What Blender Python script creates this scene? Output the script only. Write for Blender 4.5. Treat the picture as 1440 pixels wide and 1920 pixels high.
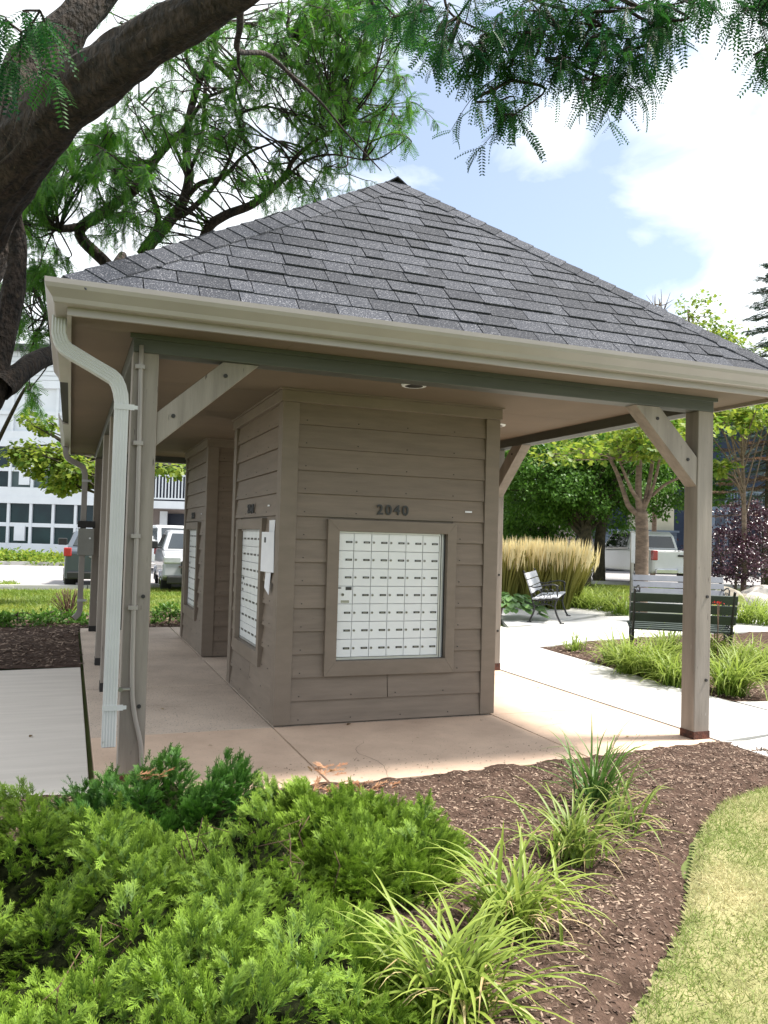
import bpy, bmesh, math, random
import numpy as np
from mathutils import Vector, Matrix
random.seed(7); rng = np.random.default_rng(7)
S = bpy.context.scene
for o in list(bpy.data.objects): bpy.data.objects.remove(o)
COL = S.collection
PI = math.pi

# ------------------------------------------------------------ camera, sky, sun, exposure
CAM = np.array([-1.41, -5.768, 1.373]); YAW, PITCH, ROLL, FPX = -0.368, 0.033, 0.028, 1522.236
fw = np.array([-math.sin(YAW)*math.cos(PITCH), math.cos(YAW)*math.cos(PITCH), math.sin(PITCH)])
rt0 = np.array([math.cos(YAW), math.sin(YAW), 0.0]); up0 = np.cross(rt0, fw)
rt = math.cos(ROLL)*rt0 + math.sin(ROLL)*up0; up = -math.sin(ROLL)*rt0 + math.cos(ROLL)*up0
cd = bpy.data.cameras.new('camera'); cam = bpy.data.objects.new('camera', cd); COL.objects.link(cam)
cam.matrix_world = Matrix(((rt[0], up[0], -fw[0], CAM[0]), (rt[1], up[1], -fw[1], CAM[1]), (rt[2], up[2], -fw[2], CAM[2]), (0, 0, 0, 1)))
cd.sensor_fit = 'VERTICAL'; cd.sensor_height = 24.0; cd.lens = FPX/1920*24.0
cd.clip_start = 0.05; cd.clip_end = 2000; S.camera = cam
SUN_EL, SUN_AZ = math.radians(60), math.radians(100)      # azimuth from +Y towards +X: from the right, a touch in front
W = bpy.data.worlds.new('World'); S.world = W; W.use_nodes = True
nt = W.node_tree; nt.nodes.clear()
def N(nt, t, **kw):
    n = nt.nodes.new(t)
    for k, v in kw.items():
        if k in n.inputs.keys() if hasattr(n.inputs, 'keys') else False: n.inputs[k].default_value = v
        else: setattr(n, k, v)
    return n
L = lambda nt, a, b: nt.links.new(a, b)
out = N(nt, 'ShaderNodeOutputWorld'); bg = N(nt, 'ShaderNodeBackground'); bg.inputs['Strength'].default_value = 0.1
sky = N(nt, 'ShaderNodeTexSky'); sky.sky_type = 'NISHITA'; sky.sun_disc = False
sky.sun_elevation = SUN_EL; sky.sun_rotation = SUN_AZ; sky.air_density = 1.0; sky.dust_density = 1.5; sky.ozone_density = 1.5
tc = N(nt, 'ShaderNodeTexCoord')
mp = N(nt, 'ShaderNodeMapping'); mp.inputs['Scale'].default_value = (1.0, 1.0, 1.9); mp.inputs['Location'].default_value = (0.35, 1.9, 0.2)
L(nt, tc.outputs['Generated'], mp.inputs['Vector'])
no = N(nt, 'ShaderNodeTexNoise'); no.inputs['Scale'].default_value = 5.5; no.inputs['Detail'].default_value = 7; no.inputs['Roughness'].default_value = 0.52; no.inputs['Distortion'].default_value = 0.5
L(nt, mp.outputs['Vector'], no.inputs['Vector'])
rp = N(nt, 'ShaderNodeValToRGB'); rp.color_ramp.elements[0].position = 0.31; rp.color_ramp.elements[1].position = 0.57
rp.color_ramp.elements[0].color = (0.20, 0.20, 0.20, 1); rp.color_ramp.elements[1].color = (1, 1, 1, 1)
acc = no.outputs['Fac']
for (px_, py_, r0_, r1_, k_) in ((860, 380, .0, .26, -.20), (1140, 330, .0, .20, -.25), (1030, 500, .0, .20, -.17), (830, 230, .0, .15, -.10), (985, 315, .0, .085, .22), (1400, 380, .03, .26, .22), (1050, 240, .0, .06, .10), (1290, 560, .0, .12, -.12), (-1200, 300, .2, 1.2, .12)):
    d_ = fw+rt*(px_-720)/FPX-up*(py_-960)/FPX; d_ /= np.linalg.norm(d_)     # a fixed direction in the sky
    vn = N(nt, 'ShaderNodeVectorMath'); vn.operation = 'DOT_PRODUCT'; L(nt, tc.outputs['Generated'], vn.inputs[0]); vn.inputs[1].default_value = tuple(d_)
    mr = N(nt, 'ShaderNodeMapRange'); mr.interpolation_type = 'SMOOTHSTEP'; mr.inputs['From Min'].default_value = math.cos(r1_); mr.inputs['From Max'].default_value = math.cos(r0_); mr.inputs['To Max'].default_value = k_
    L(nt, vn.outputs['Value'], mr.inputs['Value']); ad = N(nt, 'ShaderNodeMath'); ad.operation = 'ADD'; L(nt, acc, ad.inputs[0]); L(nt, mr.outputs[0], ad.inputs[1]); acc = ad.outputs[0]
L(nt, acc, rp.inputs['Fac'])
mxs = N(nt, 'ShaderNodeMix'); mxs.data_type = 'RGBA'
L(nt, rp.outputs['Color'], mxs.inputs[0]); L(nt, sky.outputs['Color'], mxs.inputs[6]); mxs.inputs[7].default_value = (6.6, 6.95, 7.2, 1)
L(nt, mxs.outputs[2], bg.inputs['Color']); L(nt, bg.outputs[0], out.inputs[0])
sd = bpy.data.lights.new('sun', 'SUN'); sd.energy = 4.9; sd.angle = math.radians(9); sd.color = (1.0, 0.955, 0.88)
so = bpy.data.objects.new('sun', sd); COL.objects.link(so)
so.rotation_euler = Vector((-math.sin(SUN_AZ)*math.cos(SUN_EL), -math.cos(SUN_AZ)*math.cos(SUN_EL), -math.sin(SUN_EL))).to_track_quat('-Z', 'Y').to_euler()
S.view_settings.view_transform = 'Standard'; S.view_settings.look = 'None'; S.view_settings.gamma = 1.0
S.view_settings.exposure = 1.12; S.view_settings.use_curve_mapping = False
S.cycles.max_bounces = 8; S.cycles.diffuse_bounces = 2; S.cycles.transmission_bounces = 4; S.cycles.transparent_max_bounces = 8

# ------------------------------------------------------------ helpers
def at(x, y, d):            # a photograph direction walked out to a distance d (metres along the view axis)
    return CAM + d*(fw + rt*(x-720)/FPX - up*(y-960)/FPX)
def gz(x, y, z=0.0):        # ... or down to a height z
    r = fw + rt*(x-720)/FPX - up*(y-960)/FPX
    return CAM + (z-CAM[2])/r[2]*r

def mat(name, c1, c2=None, rough=0.7, scale=6.0, bump=0.0, bscale=None, detail=5, metal=0.0, spec=0.5, stretch=(1, 1, 1), rnd=0.0, spots=None, bdist=0.01, coat=0.0, ramp=(0.35, 0.65)):
    m = bpy.data.materials.new(name); m.use_nodes = True; t = m.node_tree; b = t.nodes['Principled BSDF']
    b.inputs['Roughness'].default_value = rough; b.inputs['Metallic'].default_value = metal
    b.inputs['Specular IOR Level'].default_value = spec; b.inputs['Coat Weight'].default_value = coat
    tc = N(t, 'ShaderNodeTexCoord'); mp = N(t, 'ShaderNodeMapping'); mp.inputs['Scale'].default_value = stretch
    L(t, tc.outputs['Object'], mp.inputs['Vector'])
    if c2 is None: c2 = tuple(x*0.85 for x in c1)
    no = N(t, 'ShaderNodeTexNoise'); no.inputs['Scale'].default_value = scale; no.inputs['Detail'].default_value = detail; no.inputs['Roughness'].default_value = 0.6
    L(t, mp.outputs[0], no.inputs['Vector'])
    r = N(t, 'ShaderNodeValToRGB'); r.color_ramp.elements[0].position = ramp[0]; r.color_ramp.elements[1].position = ramp[1]
    r.color_ramp.elements[0].color = (*c2, 1); r.color_ramp.elements[1].color = (*c1, 1)
    L(t, no.outputs['Fac'], r.inputs['Fac']); col = r.outputs['Color']
    if spots:               # (colour, scale, threshold): wear or grit with a shape of its own
        for sc_, ss, th in spots:
            n2 = N(t, 'ShaderNodeTexNoise'); n2.inputs['Scale'].default_value = ss; n2.inputs['Detail'].default_value = 3
            L(t, mp.outputs[0], n2.inputs['Vector'])
            r2 = N(t, 'ShaderNodeValToRGB'); r2.color_ramp.elements[0].position = th; r2.color_ramp.elements[1].position = th+0.04
            r2.color_ramp.elements[0].color = (0, 0, 0, 1); r2.color_ramp.elements[1].color = (1, 1, 1, 1)
            L(t, n2.outputs['Fac'], r2.inputs['Fac'])
            mx = N(t, 'ShaderNodeMix'); mx.data_type = 'RGBA'; L(t, r2.outputs['Color'], mx.inputs[0]); L(t, col, mx.inputs[6]); mx.inputs[7].default_value = (*sc_, 1); col = mx.outputs[2]
    if rnd:
        oi = N(t, 'ShaderNodeObjectInfo'); mr = N(t, 'ShaderNodeMapRange'); mr.inputs['To Min'].default_value = 1-rnd; mr.inputs['To Max'].default_value = 1+rnd
        L(t, oi.outputs['Random'], mr.inputs['Value'])
        vm = N(t, 'ShaderNodeVectorMath'); vm.operation = 'SCALE'; L(t, col, vm.inputs[0]); L(t, mr.outputs[0], vm.inputs['Scale']); col = vm.outputs[0]
    L(t, col, b.inputs['Base Color'])
    if bump:
        n3 = N(t, 'ShaderNodeTexNoise'); n3.inputs['Scale'].default_value = bscale or scale*4; n3.inputs['Detail'].default_value = 6
        L(t, mp.outputs[0], n3.inputs['Vector'])
        bp = N(t, 'ShaderNodeBump'); bp.inputs['Strength'].default_value = bump; bp.inputs['Distance'].default_value = bdist
        L(t, n3.outputs['Fac'], bp.inputs['Height']); L(t, bp.outputs[0], b.inputs['Normal'])
    return m

def leafmat(name, a, b_, tip=None, trans=0.4, rough=0.5, spec=0.3):
    """colour from the vertex attribute 'tint': red picks between two leaf colours, green runs from root to tip"""
    m = bpy.data.materials.new(name); m.use_nodes = True; t = m.node_tree; p = t.nodes['Principled BSDF']; o = t.nodes['Material Output']
    at_ = N(t, 'ShaderNodeAttribute'); at_.attribute_name = 'tint'; sp = N(t, 'ShaderNodeSeparateColor'); L(t, at_.outputs['Color'], sp.inputs[0])
    m1 = N(t, 'ShaderNodeMix'); m1.data_type = 'RGBA'; L(t, sp.outputs[0], m1.inputs[0]); m1.inputs[6].default_value = (*a, 1); m1.inputs[7].default_value = (*b_, 1)
    col = m1.outputs[2]
    if tip:
        m2 = N(t, 'ShaderNodeMix'); m2.data_type = 'RGBA'; L(t, sp.outputs[1], m2.inputs[0]); L(t, col, m2.inputs[6]); m2.inputs[7].default_value = (*tip, 1); col = m2.outputs[2]
    L(t, col, p.inputs['Base Color']); p.inputs['Roughness'].default_value = rough; p.inputs['Specular IOR Level'].default_value = spec
    tr = N(t, 'ShaderNodeBsdfTranslucent'); L(t, col, tr.inputs['Color']); ms = N(t, 'ShaderNodeMixShader'); ms.inputs[0].default_value = trans
    L(t, p.outputs[0], ms.inputs[1]); L(t, tr.outputs[0], ms.inputs[2]); L(t, ms.outputs[0], o.inputs[0])
    return m

def setp(o, label=None, cat=None, group=None, kind=None):
    if label: o['label'] = label
    if cat: o['category'] = cat
    if group: o['group'] = group
    if kind: o['kind'] = kind
    return o
def thing(name, label, cat, loc=(0, 0, 0), rz=0.0, group=None):
    o = bpy.data.objects.new(name, None); COL.objects.link(o); o.location = loc; o.rotation_euler = (0, 0, rz)
    o.empty_display_size = 0.2
    return setp(o, label, cat, group)
def link(name, me, m=None, parent=None, **kw):
    o = bpy.data.objects.new(name, me); COL.objects.link(o)
    if m is not None and not me.materials:
        for q in (m if isinstance(m, (list, tuple)) else [m]): me.materials.append(q)
    if parent is not None: o.parent = parent
    return setp(o, **kw)
def copy_tree(o, parent=None):
    c = o.copy(); COL.objects.link(c); c.parent = parent
    for ch in list(o.children): copy_tree(ch, c)
    return c

class MB:
    """collects simple shapes into one mesh"""
    def __init__(s): s.v = []; s.f = []; s.mi = []; s.sm = []
    def add(s, v, f, mi=0, sm=False):
        k = len(s.v); s.v += [tuple(map(float, p)) for p in v]; s.f += [tuple(k+i for i in q) for q in f]; s.mi += [mi]*len(f); s.sm += [sm]*len(f); return s
    def box(s, x0, x1, y0, y1, z0, z1, mi=0):
        v = [(x0, y0, z0), (x1, y0, z0), (x1, y1, z0), (x0, y1, z0), (x0, y0, z1), (x1, y0, z1), (x1, y1, z1), (x0, y1, z1)]
        return s.add(v, [(0, 3, 2, 1), (4, 5, 6, 7), (0, 1, 5, 4), (1, 2, 6, 5), (2, 3, 7, 6), (3, 0, 4, 7)], mi)
    def hexa(s, b, t, mi=0):     # four bottom and four top corners
        return s.add(list(b)+list(t), [(0, 3, 2, 1), (4, 5, 6, 7), (0, 1, 5, 4), (1, 2, 6, 5), (2, 3, 7, 6), (3, 0, 4, 7)], mi)
    def prism(s, poly, z0, z1, mi=0):
        n = len(poly); v = [(x, y, z0) for x, y in poly]+[(x, y, z1) for x, y in poly]
        f = [tuple(range(n, 2*n)), tuple(reversed(range(n)))]+[(i, (i+1) % n, n+(i+1) % n, n+i) for i in range(n)]
        return s.add(v, f, mi)
    def bar(s, a, b, w, h, mi=0, upv=(0, 0, 1)):
        a = Vector(a); b = Vector(b); d = (b-a).normalized(); u = Vector(upv); sd_ = d.cross(u)
        if sd_.length < 1e-4: sd_ = d.cross(Vector((0, 1, 0)))
        sd_.normalize(); u = sd_.cross(d)
        q = lambda p: [p-sd_*w/2-u*h/2, p+sd_*w/2-u*h/2, p+sd_*w/2+u*h/2, p-sd_*w/2+u*h/2]
        return s.hexa(q(a), q(b), mi)
    def tube(s, pts, rad, n=8, mi=0, smooth=True, jit=0.0, caps=True, flat=1.0):
        P = [Vector(p) for p in pts]; R = rad if hasattr(rad, '__len__') else [rad]*len(P)
        v = []; ref = None
        for i, p in enumerate(P):
            d = (P[min(i+1, len(P)-1)]-P[max(i-1, 0)]).normalized()
            if ref is None: ref = d.cross(Vector((0.13, 0.9, 0.31))).normalized()
            ref = (ref-d*ref.dot(d)).normalized(); bn = d.cross(ref)
            for k in range(n):
                a = 2*PI*k/n; r = R[i]*(1+jit*random.uniform(-1, 1)); v.append(p+(ref*math.cos(a)+bn*math.sin(a)*flat)*r)
        f = [(i*n+k, i*n+(k+1) % n, (i+1)*n+(k+1) % n, (i+1)*n+k) for i in range(len(P)-1) for k in range(n)]
        if caps: f += [tuple(reversed(range(n))), tuple(range((len(P)-1)*n, len(P)*n))]
        return s.add(v, f, mi, smooth)
    def cyl(s, c, axis, r, h, n=16, mi=0):
        a = Vector(axis).normalized(); c = Vector(c); return s.tube([c-a*h/2, c+a*h/2], r, n, mi, False)
    def build(s, name, m, parent=None, o=(0, 0, 0), bevel=0.0, **kw):
        me = bpy.data.meshes.new(name); me.from_pydata([(a-o[0], b-o[1], c-o[2]) for a, b, c in s.v], [], s.f)
        ms = m if isinstance(m, (list, tuple)) else [m]
        for q in ms: me.materials.append(q)
        me.polygons.foreach_set('material_index', s.mi); me.polygons.foreach_set('use_smooth', s.sm)
        me.update()
        ob = link(name, me, None, parent, **kw)
        if bevel:
            bv = ob.modifiers.new('bevel', 'BEVEL'); bv.width = bevel; bv.segments = 2; bv.limit_method = 'ANGLE'; bv.angle_limit = math.radians(40)
        return ob

def nmesh(name, v, f, m, parent=None, tint=None, smooth=False, o=(0, 0, 0), **kw):
    """a big mesh from numpy arrays; f is (n,3) or (n,4)"""
    v = np.asarray(v, np.float32)-np.array(o, np.float32); f = np.asarray(f, np.int32); k = f.shape[1]
    me = bpy.data.meshes.new(name); me.vertices.add(len(v)); me.vertices.foreach_set('co', v.ravel())
    me.loops.add(f.size); me.loops.foreach_set('vertex_index', f.ravel()); me.polygons.add(len(f))
    me.polygons.foreach_set('loop_start', np.arange(0, f.size, k, dtype=np.int32))
    if smooth: me.polygons.foreach_set('use_smooth', np.ones(len(f), bool))
    me.materials.append(m)
    if tint is not None:
        a = me.color_attributes.new('tint', 'FLOAT_COLOR', 'POINT'); c = np.ones((len(v), 4), np.float32); c[:, :2] = tint; a.data.foreach_set('color', c.ravel())
    me.update(); me.validate()
    return link(name, me, None, parent, **kw)

def basis(d, n):            # columns: side, along, normal
    d = d/np.linalg.norm(d, axis=1, keepdims=True); s = np.cross(d, n); s /= np.linalg.norm(s, axis=1, keepdims=True)+1e-9
    return np.stack([s, d, np.cross(s, d)], axis=2)
def scatter(tv, tf, pos, dirs, nrm, scale, tg=None):
    """copies of a small template (along +Y, flat in XY) merged by numpy"""
    B = basis(dirs, nrm); n = len(pos); sc = np.asarray(scale).reshape(-1, 1, 1)*np.ones((n, 1, 1))
    v = np.einsum('nij,vj->nvi', B, tv)*sc+pos[:, None, :]
    f = (tf[None]+(np.arange(n)*len(tv))[:, None, None]).reshape(-1, tf.shape[1])
    t = np.zeros((n, len(tv), 2), np.float32); t[:, :, 0] = rng.random(n)[:, None]; t[:, :, 1] = (tg if tg is not None else tv[:, 1]/max(tv[:, 1].max(), 1e-6))[None]
    return v.reshape(-1, 3), f, t.reshape(-1, 2)
def cat(lst):
    V, F, T = [], [], []; k = 0
    for v, f, t in lst: V.append(v); F.append(f+k); T.append(t); k += len(v)
    return np.concatenate(V), np.concatenate(F), np.concatenate(T)
def rdir(n): d = rng.normal(size=(n, 3)); return d/np.linalg.norm(d, axis=1, keepdims=True)
def spline(pts, n=8):       # Catmull-Rom
    P = [np.array(p, float) for p in pts]; P = [2*P[0]-P[1]]+P+[2*P[-1]-P[-2]]; o = []
    for i in range(1, len(P)-2):
        for j in range(n):
            t = j/n; a, b, c, d = P[i-1], P[i], P[i+1], P[i+2]
            o.append(0.5*((2*b)+(-a+c)*t+(2*a-5*b+4*c-d)*t*t+(-a+3*b-3*c+d)*t**3))
    o.append(P[-2]); return o
def inpoly(x, y, poly):
    c = np.zeros(len(x), bool); j = len(poly)-1
    for i in range(len(poly)):
        xi, yi = poly[i]; xj, yj = poly[j]
        c ^= ((yi > y) != (yj > y)) & (x < (xj-xi)*(y-yi)/(yj-yi+1e-12)+xi); j = i
    return c
def vnoise(x, y, s, seed=0):   # smooth value noise
    r = np.random.default_rng(seed).random((64, 64)); x = np.asarray(x)*s+100.3; y = np.asarray(y)*s+57.7
    i = np.floor(x).astype(int); j = np.floor(y).astype(int); u = x-i; v = y-j; u = u*u*(3-2*u); v = v*v*(3-2*v)
    g = lambda a, b: r[a % 64, b % 64]
    return g(i, j)*(1-u)*(1-v)+g(i+1, j)*u*(1-v)+g(i, j+1)*(1-u)*v+g(i+1, j+1)*u*v

# ------------------------------------------------------------ materials
PAINT = mat('taupe_paint', (.205, .164, .128), (.17, .135, .104), rough=.55, scale=3, bump=.25, bscale=60, stretch=(1, 1, 3), bdist=.002)
PAINT_S = mat('taupe_siding', (.205, .160, .122), (.165, .128, .097), rough=.55, scale=2.5, bump=.35, bscale=22, stretch=(1, 1, 9), bdist=.002, rnd=.07, spots=[((.10, .085, .075), 26, .735)])
POSTM = mat('weathered_post_paint', (.28, .245, .21), (.20, .172, .145), rough=.6, scale=2.2, bump=.5, bscale=20, stretch=(6, 6, .6), bdist=.003, spots=[((.075, .055, .045), 12, .70), ((.42, .40, .37), 14, .735)])
BEAMM = mat('green_grey_beam_paint', (.080, .086, .074), (.062, .067, .057), rough=.5, scale=3, bump=.2, bscale=30, stretch=(.5, .5, 6), bdist=.002)
CEIL = mat('ceiling_paint', (.16, .122, .082), (.13, .10, .067), rough=.8, scale=1.3, bump=.1)
GUTM = mat('gutter_enamel', (.33, .297, .272), (.29, .26, .238), rough=.32, scale=2, spec=.6, bump=.03)
DSPM = mat('downspout_enamel', (.52, .525, .52), (.46, .465, .46), rough=.35, scale=3, spec=.6, spots=[((.33, .33, .30), 9, .68)])
DARK = mat('dark_metal', (.02, .018, .017), rough=.6)
RUST = mat('rusty_post_shoe', (.13, .045, .028), (.035, .017, .013), rough=.85, scale=22, bump=.6)
SHIN = mat('asphalt_shingle', (.058, .062, .075), (.028, .030, .038), rough=.95, spec=.25, scale=190, bump=.5, bscale=240, bdist=.003, rnd=.26, detail=2, spots=[((.19, .19, .205), 130, .585), ((.02, .02, .022), 160, .66)])
WHITE_E = mat('white_enamel', (.82, .84, .84), (.76, .79, .80), rough=.35, scale=2, rnd=.02)
LOCKM = mat('lock_steel', (.35, .34, .32), rough=.3, metal=.8)
BLK = mat('black_plastic', (.022, .022, .022), rough=.45)
PAPER = mat('white_paper', (.78, .79, .82), (.72, .73, .77), rough=.8)
TRIMALU = mat('panel_trim', (.62, .62, .60), rough=.3, metal=.4)
PINKC = mat('pink_concrete', (.66, .485, .36), (.53, .38, .28), rough=.9, scale=2.2, bump=.35, bscale=110, detail=9, bdist=.003, rnd=.05, spots=[((.26, .21, .18), 85, .66)])
GREYC = mat('aggregate_concrete', (.60, .485, .39), (.47, .375, .30), rough=.9, scale=1.6, bump=.5, bscale=120, bdist=.004, rnd=.05, spots=[((.15, .13, .115), 75, .62), ((.52, .46, .41), 60, .64)])
WALKC = mat('pale_concrete', (.50, .49, .475), (.43, .42, .40), rough=.9, scale=1.2, bump=.25, bscale=130, bdist=.002, rnd=.03, spots=[((.36, .35, .33), 70, .70)])
PADC = mat('broomed_concrete', (.70, .635, .565), (.62, .56, .495), rough=.9, scale=1.2, bump=.6, bscale=60, bdist=.004, stretch=(1, 8, 1), rnd=.03, spots=[((.30, .28, .27), 40, .70)])
ROADC = mat('pale_asphalt', (.34, .32, .32), (.29, .275, .275), rough=.9, scale=.4, bump=.3, bscale=40)
SOIL = mat('dark_mulch_soil', (.108, .070, .053), (.042, .027, .020), rough=1.0, spec=.1, scale=14, bump=1.0, bscale=60, bdist=.02, detail=8)
GRND = mat('turf_ground', (.12, .15, .035), (.07, .10, .02), rough=.95, scale=1.2, bump=.5, bscale=30)
LAWNS = mat('dry_lawn_soil', (.30, .27, .13), (.15, .16, .05), rough=.95, scale=5, bump=.8, bscale=60)
BARK = mat('locust_bark', (.050, .034, .024), (.007, .0055, .004), rough=.95, scale=16, bump=1.0, bscale=26, bdist=.08, stretch=(1, 1, .6), detail=9, spots=[((.085, .062, .04), 30, .68)])
BARK2 = mat('grey_bark', (.22, .16, .115), (.11, .08, .058), rough=.9, scale=6, bump=.6, stretch=(1, 1, 3), bdist=.02)
BARK3 = mat('dark_bark', (.09, .075, .045), (.035, .03, .02), rough=.95, scale=8, bump=.6)
STEMM = mat('brown_twig', (.14, .085, .05), (.07, .042, .026), rough=.9, scale=20)

# ------------------------------------------------------------ setting: ground sheets
def sheet(name, poly, z, m, thick=0.0, parent=None, **kw):
    b = MB()
    if thick: b.prism(poly, z-thick, z)
    else: b.add([(x, y, z) for x, y in poly], [tuple(range(len(poly)))])
    return b.build(name, m, parent, **kw)
sheet('ground', [(-500, -60), (500, -60), (500, 600), (-500, 600)], -.06, GRND, kind='structure')
# slabs under the pavilion: each its own piece, joints left open
pav = thing('pavement', 'pink concrete floor of the mail pavilion', 'pavement'); del pav['category']; pav['kind'] = 'structure'
xs = [-1.235, 0.0, 1.775, 2.955]; ys = [None, -.01, 1.74, 3.41, 5.1, 6.45]
FRONT = [(-1.235, -1.33), (0.0, -1.42), (1.775, -1.335), (2.955, -1.19)]
J = .006
for i in range(3):
    for j in range(5):
        x0, x1 = xs[i]+J, xs[i+1]-J; y1 = ys[j+1]-J
        poly = [(x0, FRONT[i][1]), (x1, FRONT[i+1][1]), (x1, y1), (x0, y1)] if j == 0 else [(x0, ys[j]+J), (x1, ys[j]+J), (x1, y1), (x0, y1)]
        MB().prism(poly, -.12, random.uniform(-.0015, .0)).build('paving_slab', PINKC if (j == 0 or i == 2) else GREYC, pav, bevel=.004)
MB().box(-1.22, 2.94, -1.15, 6.4, -.11, -.02).build('joint_filler', DARK, pav)
# pale walk to the right with its plaza
wk = thing('walkway', 'pale concrete walk and plaza beside the pavilion', 'path'); del wk['category']; wk['kind'] = 'structure'
pieces = [[(2.975, -6), (3.4, -6), (3.6, -1.3), (2.975, -1.2)], [(2.98, -1.19), (4.22, -1.0), (4.19, .75), (2.98, .75)], [(2.98, .76), (4.19, .76), (4.33, 2.2), (2.98, 2.2)],
          [(2.98, 2.21), (4.33, 2.21), (4.42, 3.55), (2.98, 3.55)], [(3.42, -6), (14, -6), (14, -.95), (4.23, -.95), (3.62, -1.3)], [(4.23, -.94), (14, -.94), (14, -.3), (4.55, -.13), (4.24, -.06)],
          [(2.98, 3.56), (4.42, 3.56), (5.74, 4.09), (5.2, 5.8), (2.98, 5.8)], [(5.75, 4.09), (8.2, 4.6), (8.0, 7.2), (5.6, 5.85), (5.25, 5.8)], [(8.21, 4.6), (14, 5.0), (14, 8.1), (8.01, 7.3)],
          [(5.3, 5.88), (6.2, 6.15), (9.4, 8.35), (9.2, 10.3), (7.2, 9.4), (5.8, 7.0)], [(9.41, 8.36), (14, 8.2), (16, 11.5), (9.21, 10.3)], [(2.98, 5.81), (5.2, 5.81), (5.25, 6.2), (4.5, 7.2), (2.98, 7.2)]]
for k, p in enumerate(pieces): MB().prism(p, -.12, .012 if k == 9 else 0.0+random.uniform(-.002, 0)).build('paving_slab', WALKC, wk, bevel=.005)
MB().prism([(3.06, -1.36), (3.2, -1.22), (4.3, -.97), (5.5, -1.2), (5.5, -2.4), (3.43, -2.4), (3.3, -1.6)], -.12, -.006).build('paving_slab', WALKC, wk)
pad = thing('concrete_pad', 'grey broomed concrete pad left of the pavilion', 'pavement'); del pad['category']; pad['kind'] = 'structure'
for p in ([(-2.6, -.97), (-1.262, -1.24), (-1.262, 2.98), (-2.6, 2.87)], [(-4.2, -.6), (-2.605, -.965), (-2.605, 2.865), (-4.2, 2.75)], [(-9, .4), (-4.21, -.6), (-4.21, 2.75), (-9, 2.4)]):
    MB().prism(p, -.12, -.003).build('paving_slab', PADC, pad, bevel=.005)
# parking lot and road far behind
sheet('road', [(-120, 14.0), (.6, 15.3), (4, 17), (13, 20), (60, 2), (160, -30), (260, 200), (-120, 220)], -.03, ROADC, kind='structure')
kb = MB()
for a, b in (((-60, 12.6), (-1.0, 14.3)), ((-1.0, 14.3), (4, 16.3)), ((4, 16.3), (13, 19.2)), ((13, 19.2), (58, 2)), ((-60, 31.0), (2, 28.2)), ((2, 28.2), (9, 33))):
    kb.bar((*a, .03), (*b, .03), .18, .16)
kb.build('kerb', WALKC, kind='structure')
# traffic island with turf (left, far)
isl = MB(); isl.prism([(-9, 14.0), (-2.55, 14.15), (-2.3, 14.6), (-2.5, 15.8), (-9, 16.6)], -.05, .08); isl.build('island_kerb', WALKC, kind='structure')

def terrain(name, poly, h, m, step=.05, **kw):
    xs_ = [p[0] for p in poly]; ys_ = [p[1] for p in poly]
    X, Y = np.meshgrid(np.arange(min(xs_), max(xs_)+step, step), np.arange(min(ys_), max(ys_)+step, step)); sh = X.shape
    Z = h(X.ravel(), Y.ravel()); v = np.stack([X.ravel(), Y.ravel(), Z], 1)
    i, j = np.meshgrid(np.arange(sh[0]-1), np.arange(sh[1]-1), indexing='ij'); i = i.ravel(); j = j.ravel()
    a = i*sh[1]+j; f = np.stack([a, a+1, a+sh[1]+1, a+sh[1]], 1)
    c = v[f].mean(1); f = f[inpoly(c[:, 0], c[:, 1], poly)]
    return nmesh(name, v, f, m, smooth=True, kind='structure', **kw)
LAWN_EDGE = [(3.2, -1.95), (2.418, -2.10), (1.982, -2.24), (1.614, -2.50), (1.302, -2.784), (1.074, -3.021), (.838, -3.257), (.543, -3.501), (.317, -3.669), (.10, -3.85), (-.3, -4.3), (-.6, -5.2), (-.6, -6.5)]
LAWN = LAWN_EDGE+[(3.4, -6.5), (3.36, -1.9)]
def edge_dist(x, y):
    d = np.full(len(x), 9.0)
    for (ax, ay), (bx, by) in zip(LAWN_EDGE[:-1], LAWN_EDGE[1:]):
        t = np.clip(((x-ax)*(bx-ax)+(y-ay)*(by-ay))/((bx-ax)**2+(by-ay)**2), 0, 1)
        d = np.minimum(d, np.hypot(x-ax-t*(bx-ax), y-ay-t*(by-ay)))
    return d
def bed_h(x, y):
    z = -.045+.03*vnoise(x, y, 1.7, 3)+.022*vnoise(x, y, 7, 4)+.014*vnoise(x, y, 19, 5)+.008*vnoise(x, y, 45, 6)
    return z-.05*np.exp(-(edge_dist(x, y)/.07)**2)
terrain('mulch_bed', [(-6, -6.5), (-.59, -6.5)]+LAWN_EDGE[::-1][1:]+[(3.3, -1.45), (2.97, -1.18), (1.775, -1.32), (0, -1.405), (-1.26, -1.235), (-1.7, -1.15), (-4.3, -.6), (-6, -.2)], bed_h, SOIL, .022)
def lawn_h(x, y): return -.01+.012*vnoise(x, y, 6, 8)-.03*np.exp(-(edge_dist(x, y)/.03)**2)
terrain('lawn', LAWN, lawn_h, LAWNS, .03)
terrain('mulch_bed', [(-9, 2.5), (-1.26, 3.0), (-1.25, 6.5), (2.95, 6.5), (2.97, 7.25), (4.5, 7.25), (5.3, 6.3), (6.2, 7.6), (7.5, 9.6), (7.2, 11), (-1.2, 8.4), (-9, 7.0)], lambda x, y: -.03+.04*vnoise(x, y, 5, 9)+.02*vnoise(x, y, 17, 2), SOIL, .06)
terrain('lawn', [(-40, 6), (-9, 6.8), (-1.2, 8.2), (4, 9.8), (7, 10.8), (9, 12), (13, 19), (4, 16.2), (-1.0, 14.2), (-40, 12.9)], lambda x, y: -.01+.04*vnoise(x, y, 1.5, 9), GRND, .3)
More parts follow.
